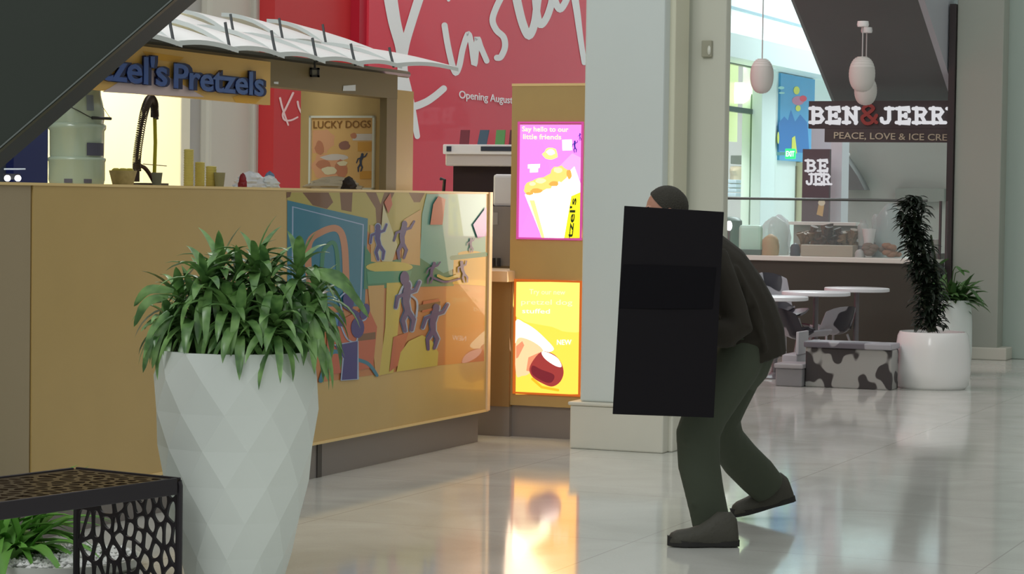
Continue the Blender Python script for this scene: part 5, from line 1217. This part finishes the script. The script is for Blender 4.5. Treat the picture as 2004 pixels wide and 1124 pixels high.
# hands
def hand(wr, fwd, upv, palm_n, side, name):
    """wr wrist, fwd finger direction, palm_n palm normal (towards what it presses)"""
    fwd = fwd.normalized(); palm_n = palm_n.normalized(); lat = fwd.cross(palm_n).normalized() * side; mb = MB()
    mb.loft([[wr + fwd * f + lat * math.cos(a_) * w_ + palm_n * math.sin(a_) * t_ for a_ in [2 * math.pi * i / 12 for i in range(12)]] for f, w_, t_ in ((-.06, .026, .020), (0, .028, .019), (.03, .038, .017), (.06, .042, .015), (.088, .041, .012))])
    for k_, (off, L1) in enumerate(((.031, .072), (.011, .080), (-.010, .075), (-.030, .058))):
        b_ = wr + fwd * .082 + lat * off; q = [b_, b_ + fwd * L1 * .45 - palm_n * .006, b_ + fwd * L1 * .75 + palm_n * .004, b_ + fwd * L1 * .95 + palm_n * .018]
        mb.tube(q, [.0092, .0088, .008, .0065], 10)
    b_ = wr + fwd * .02 + lat * .034; mb.tube([b_, b_ + fwd * .03 + lat * .022, b_ + fwd * .055 + lat * .03 + palm_n * .006, b_ + fwd * .07 + lat * .03 + palm_n * .012], [.013, .0115, .010, .008], 10)
    return remeshed(mb, name, SKN, person, .0035, 2)
BD = 10.12
hand(A(1352, 640, 10.19), V((-1, -.25, .15)), Z, V((0, -1, 0)), 1, 'hand'); hand(A(1292, 586, 10.26), V((-.9, -.55, .1)), Z, V((0, -1, 0)), 1, 'hand')
# shoes
SH = mat((72, 70, 62), .65, k=.95, bump=.3, bscale=60); SO = mat((36, 34, 34), .6)
def shoe(toe, heel_, y_lift, name):
    """toe and heel points at sole level"""
    f_ = (toe - heel_); L_ = f_.length; f_ = f_.normalized(); lat = f_.cross(Z).normalized(); n_up = lat.cross(f_).normalized()
    if n_up.z < 0: n_up = -n_up
    mb = MB(); rings = []
    for f, w_, h_ in ((0.0, .030, .07), (.02, .036, .12), (.10, .042, .150), (.30, .043, .150), (.42, .044, .120), (.56, .049, .092), (.72, .053, .078), (.88, .048, .070), (.96, .034, .058), (1.0, .014, .040)):
        c_ = heel_ + f_ * L_ * f + n_up * .02
        rings.append([c_ + lat * w_ * math.cos(a_) * (1.0 if a_ < .01 or a_ > 3.1 else 1) + n_up * (h_ - .02) * max(0, math.sin(a_)) ** .8 + n_up * (-.004 if math.sin(a_) < 0 else 0) for a_ in [2 * math.pi * i / 16 for i in range(16)]])
    mb.loft(rings); up = mb.build(name, SH, person, smooth=True, ang=80)
    mb = MB(); rings = []
    for f, w_, h_ in ((-.015, .026, .030), (.04, .040, .026), (.2, .043, .024), (.38, .039, .022), (.6, .050, .022), (.8, .052, .026), (.95, .032, .040), (1.015, .010, .046)):
        c_ = heel_ + f_ * L_ * f; rings.append([c_ - lat * w_ + n_up * .002, c_ + lat * w_ + n_up * .002, c_ + lat * w_ * 1.03 + n_up * h_, c_ - lat * w_ * 1.03 + n_up * h_])
    mb.loft(rings); mb.build('sole', SO, up, smooth=True, ang=40)
    mb = MB()
    for f in (.42, .5, .58): 
        c_ = heel_ + f_ * L_ * f + n_up * (.105 - (f - .42) * .22); mb.tube([c_ - lat * .022, c_ + n_up * .004, c_ + lat * .022], .003, 5)
    mb.build('laces', mat((50, 48, 44), .7), up)
tf = gz(1308, 1070); hf = gz(1443, 1070); hf.y = tf.y + .02; shoe(V((tf.x, tf.y, .003)), V((hf.x, hf.y, .003)), 0, 'shoe')
tr = gz(1435, 1016); hr_ = at(1553, 981, tr.y + .06); hr_.z = max(.075, hr_.z)
# the ball of the rear foot rests on the floor, the heel is raised
dirv = (hr_ - tr); ball = tr + V((dirv.x, dirv.y, 0)) * .28
shoe(V((tr.x, tr.y, .006)), V((hr_.x, hr_.y, hr_.z + .0)), 0, 'shoe')
# board
bcn = at(1308, 610, 10.1)
bo = thing('black_board', 'tall flat black board held upright in front of the person', 'board', tuple(bcn))
TL, TR2, BR2, BL2 = at(1222, 403, 10.10), at(1417, 415, 10.02), at(1397, 818, 10.06), at(1199, 811, 10.12)
mb = MB(); mb.prism([BL2, BR2, TR2, TL], (0, .012, 0)); mb.build('board_sheet', mat((28, 25, 30), .8, k=.8, spec=.2), bo, bevel=.002)
def bl(u, v): return (TL.lerp(TR2, u)).lerp(BL2.lerp(BR2, u), v)
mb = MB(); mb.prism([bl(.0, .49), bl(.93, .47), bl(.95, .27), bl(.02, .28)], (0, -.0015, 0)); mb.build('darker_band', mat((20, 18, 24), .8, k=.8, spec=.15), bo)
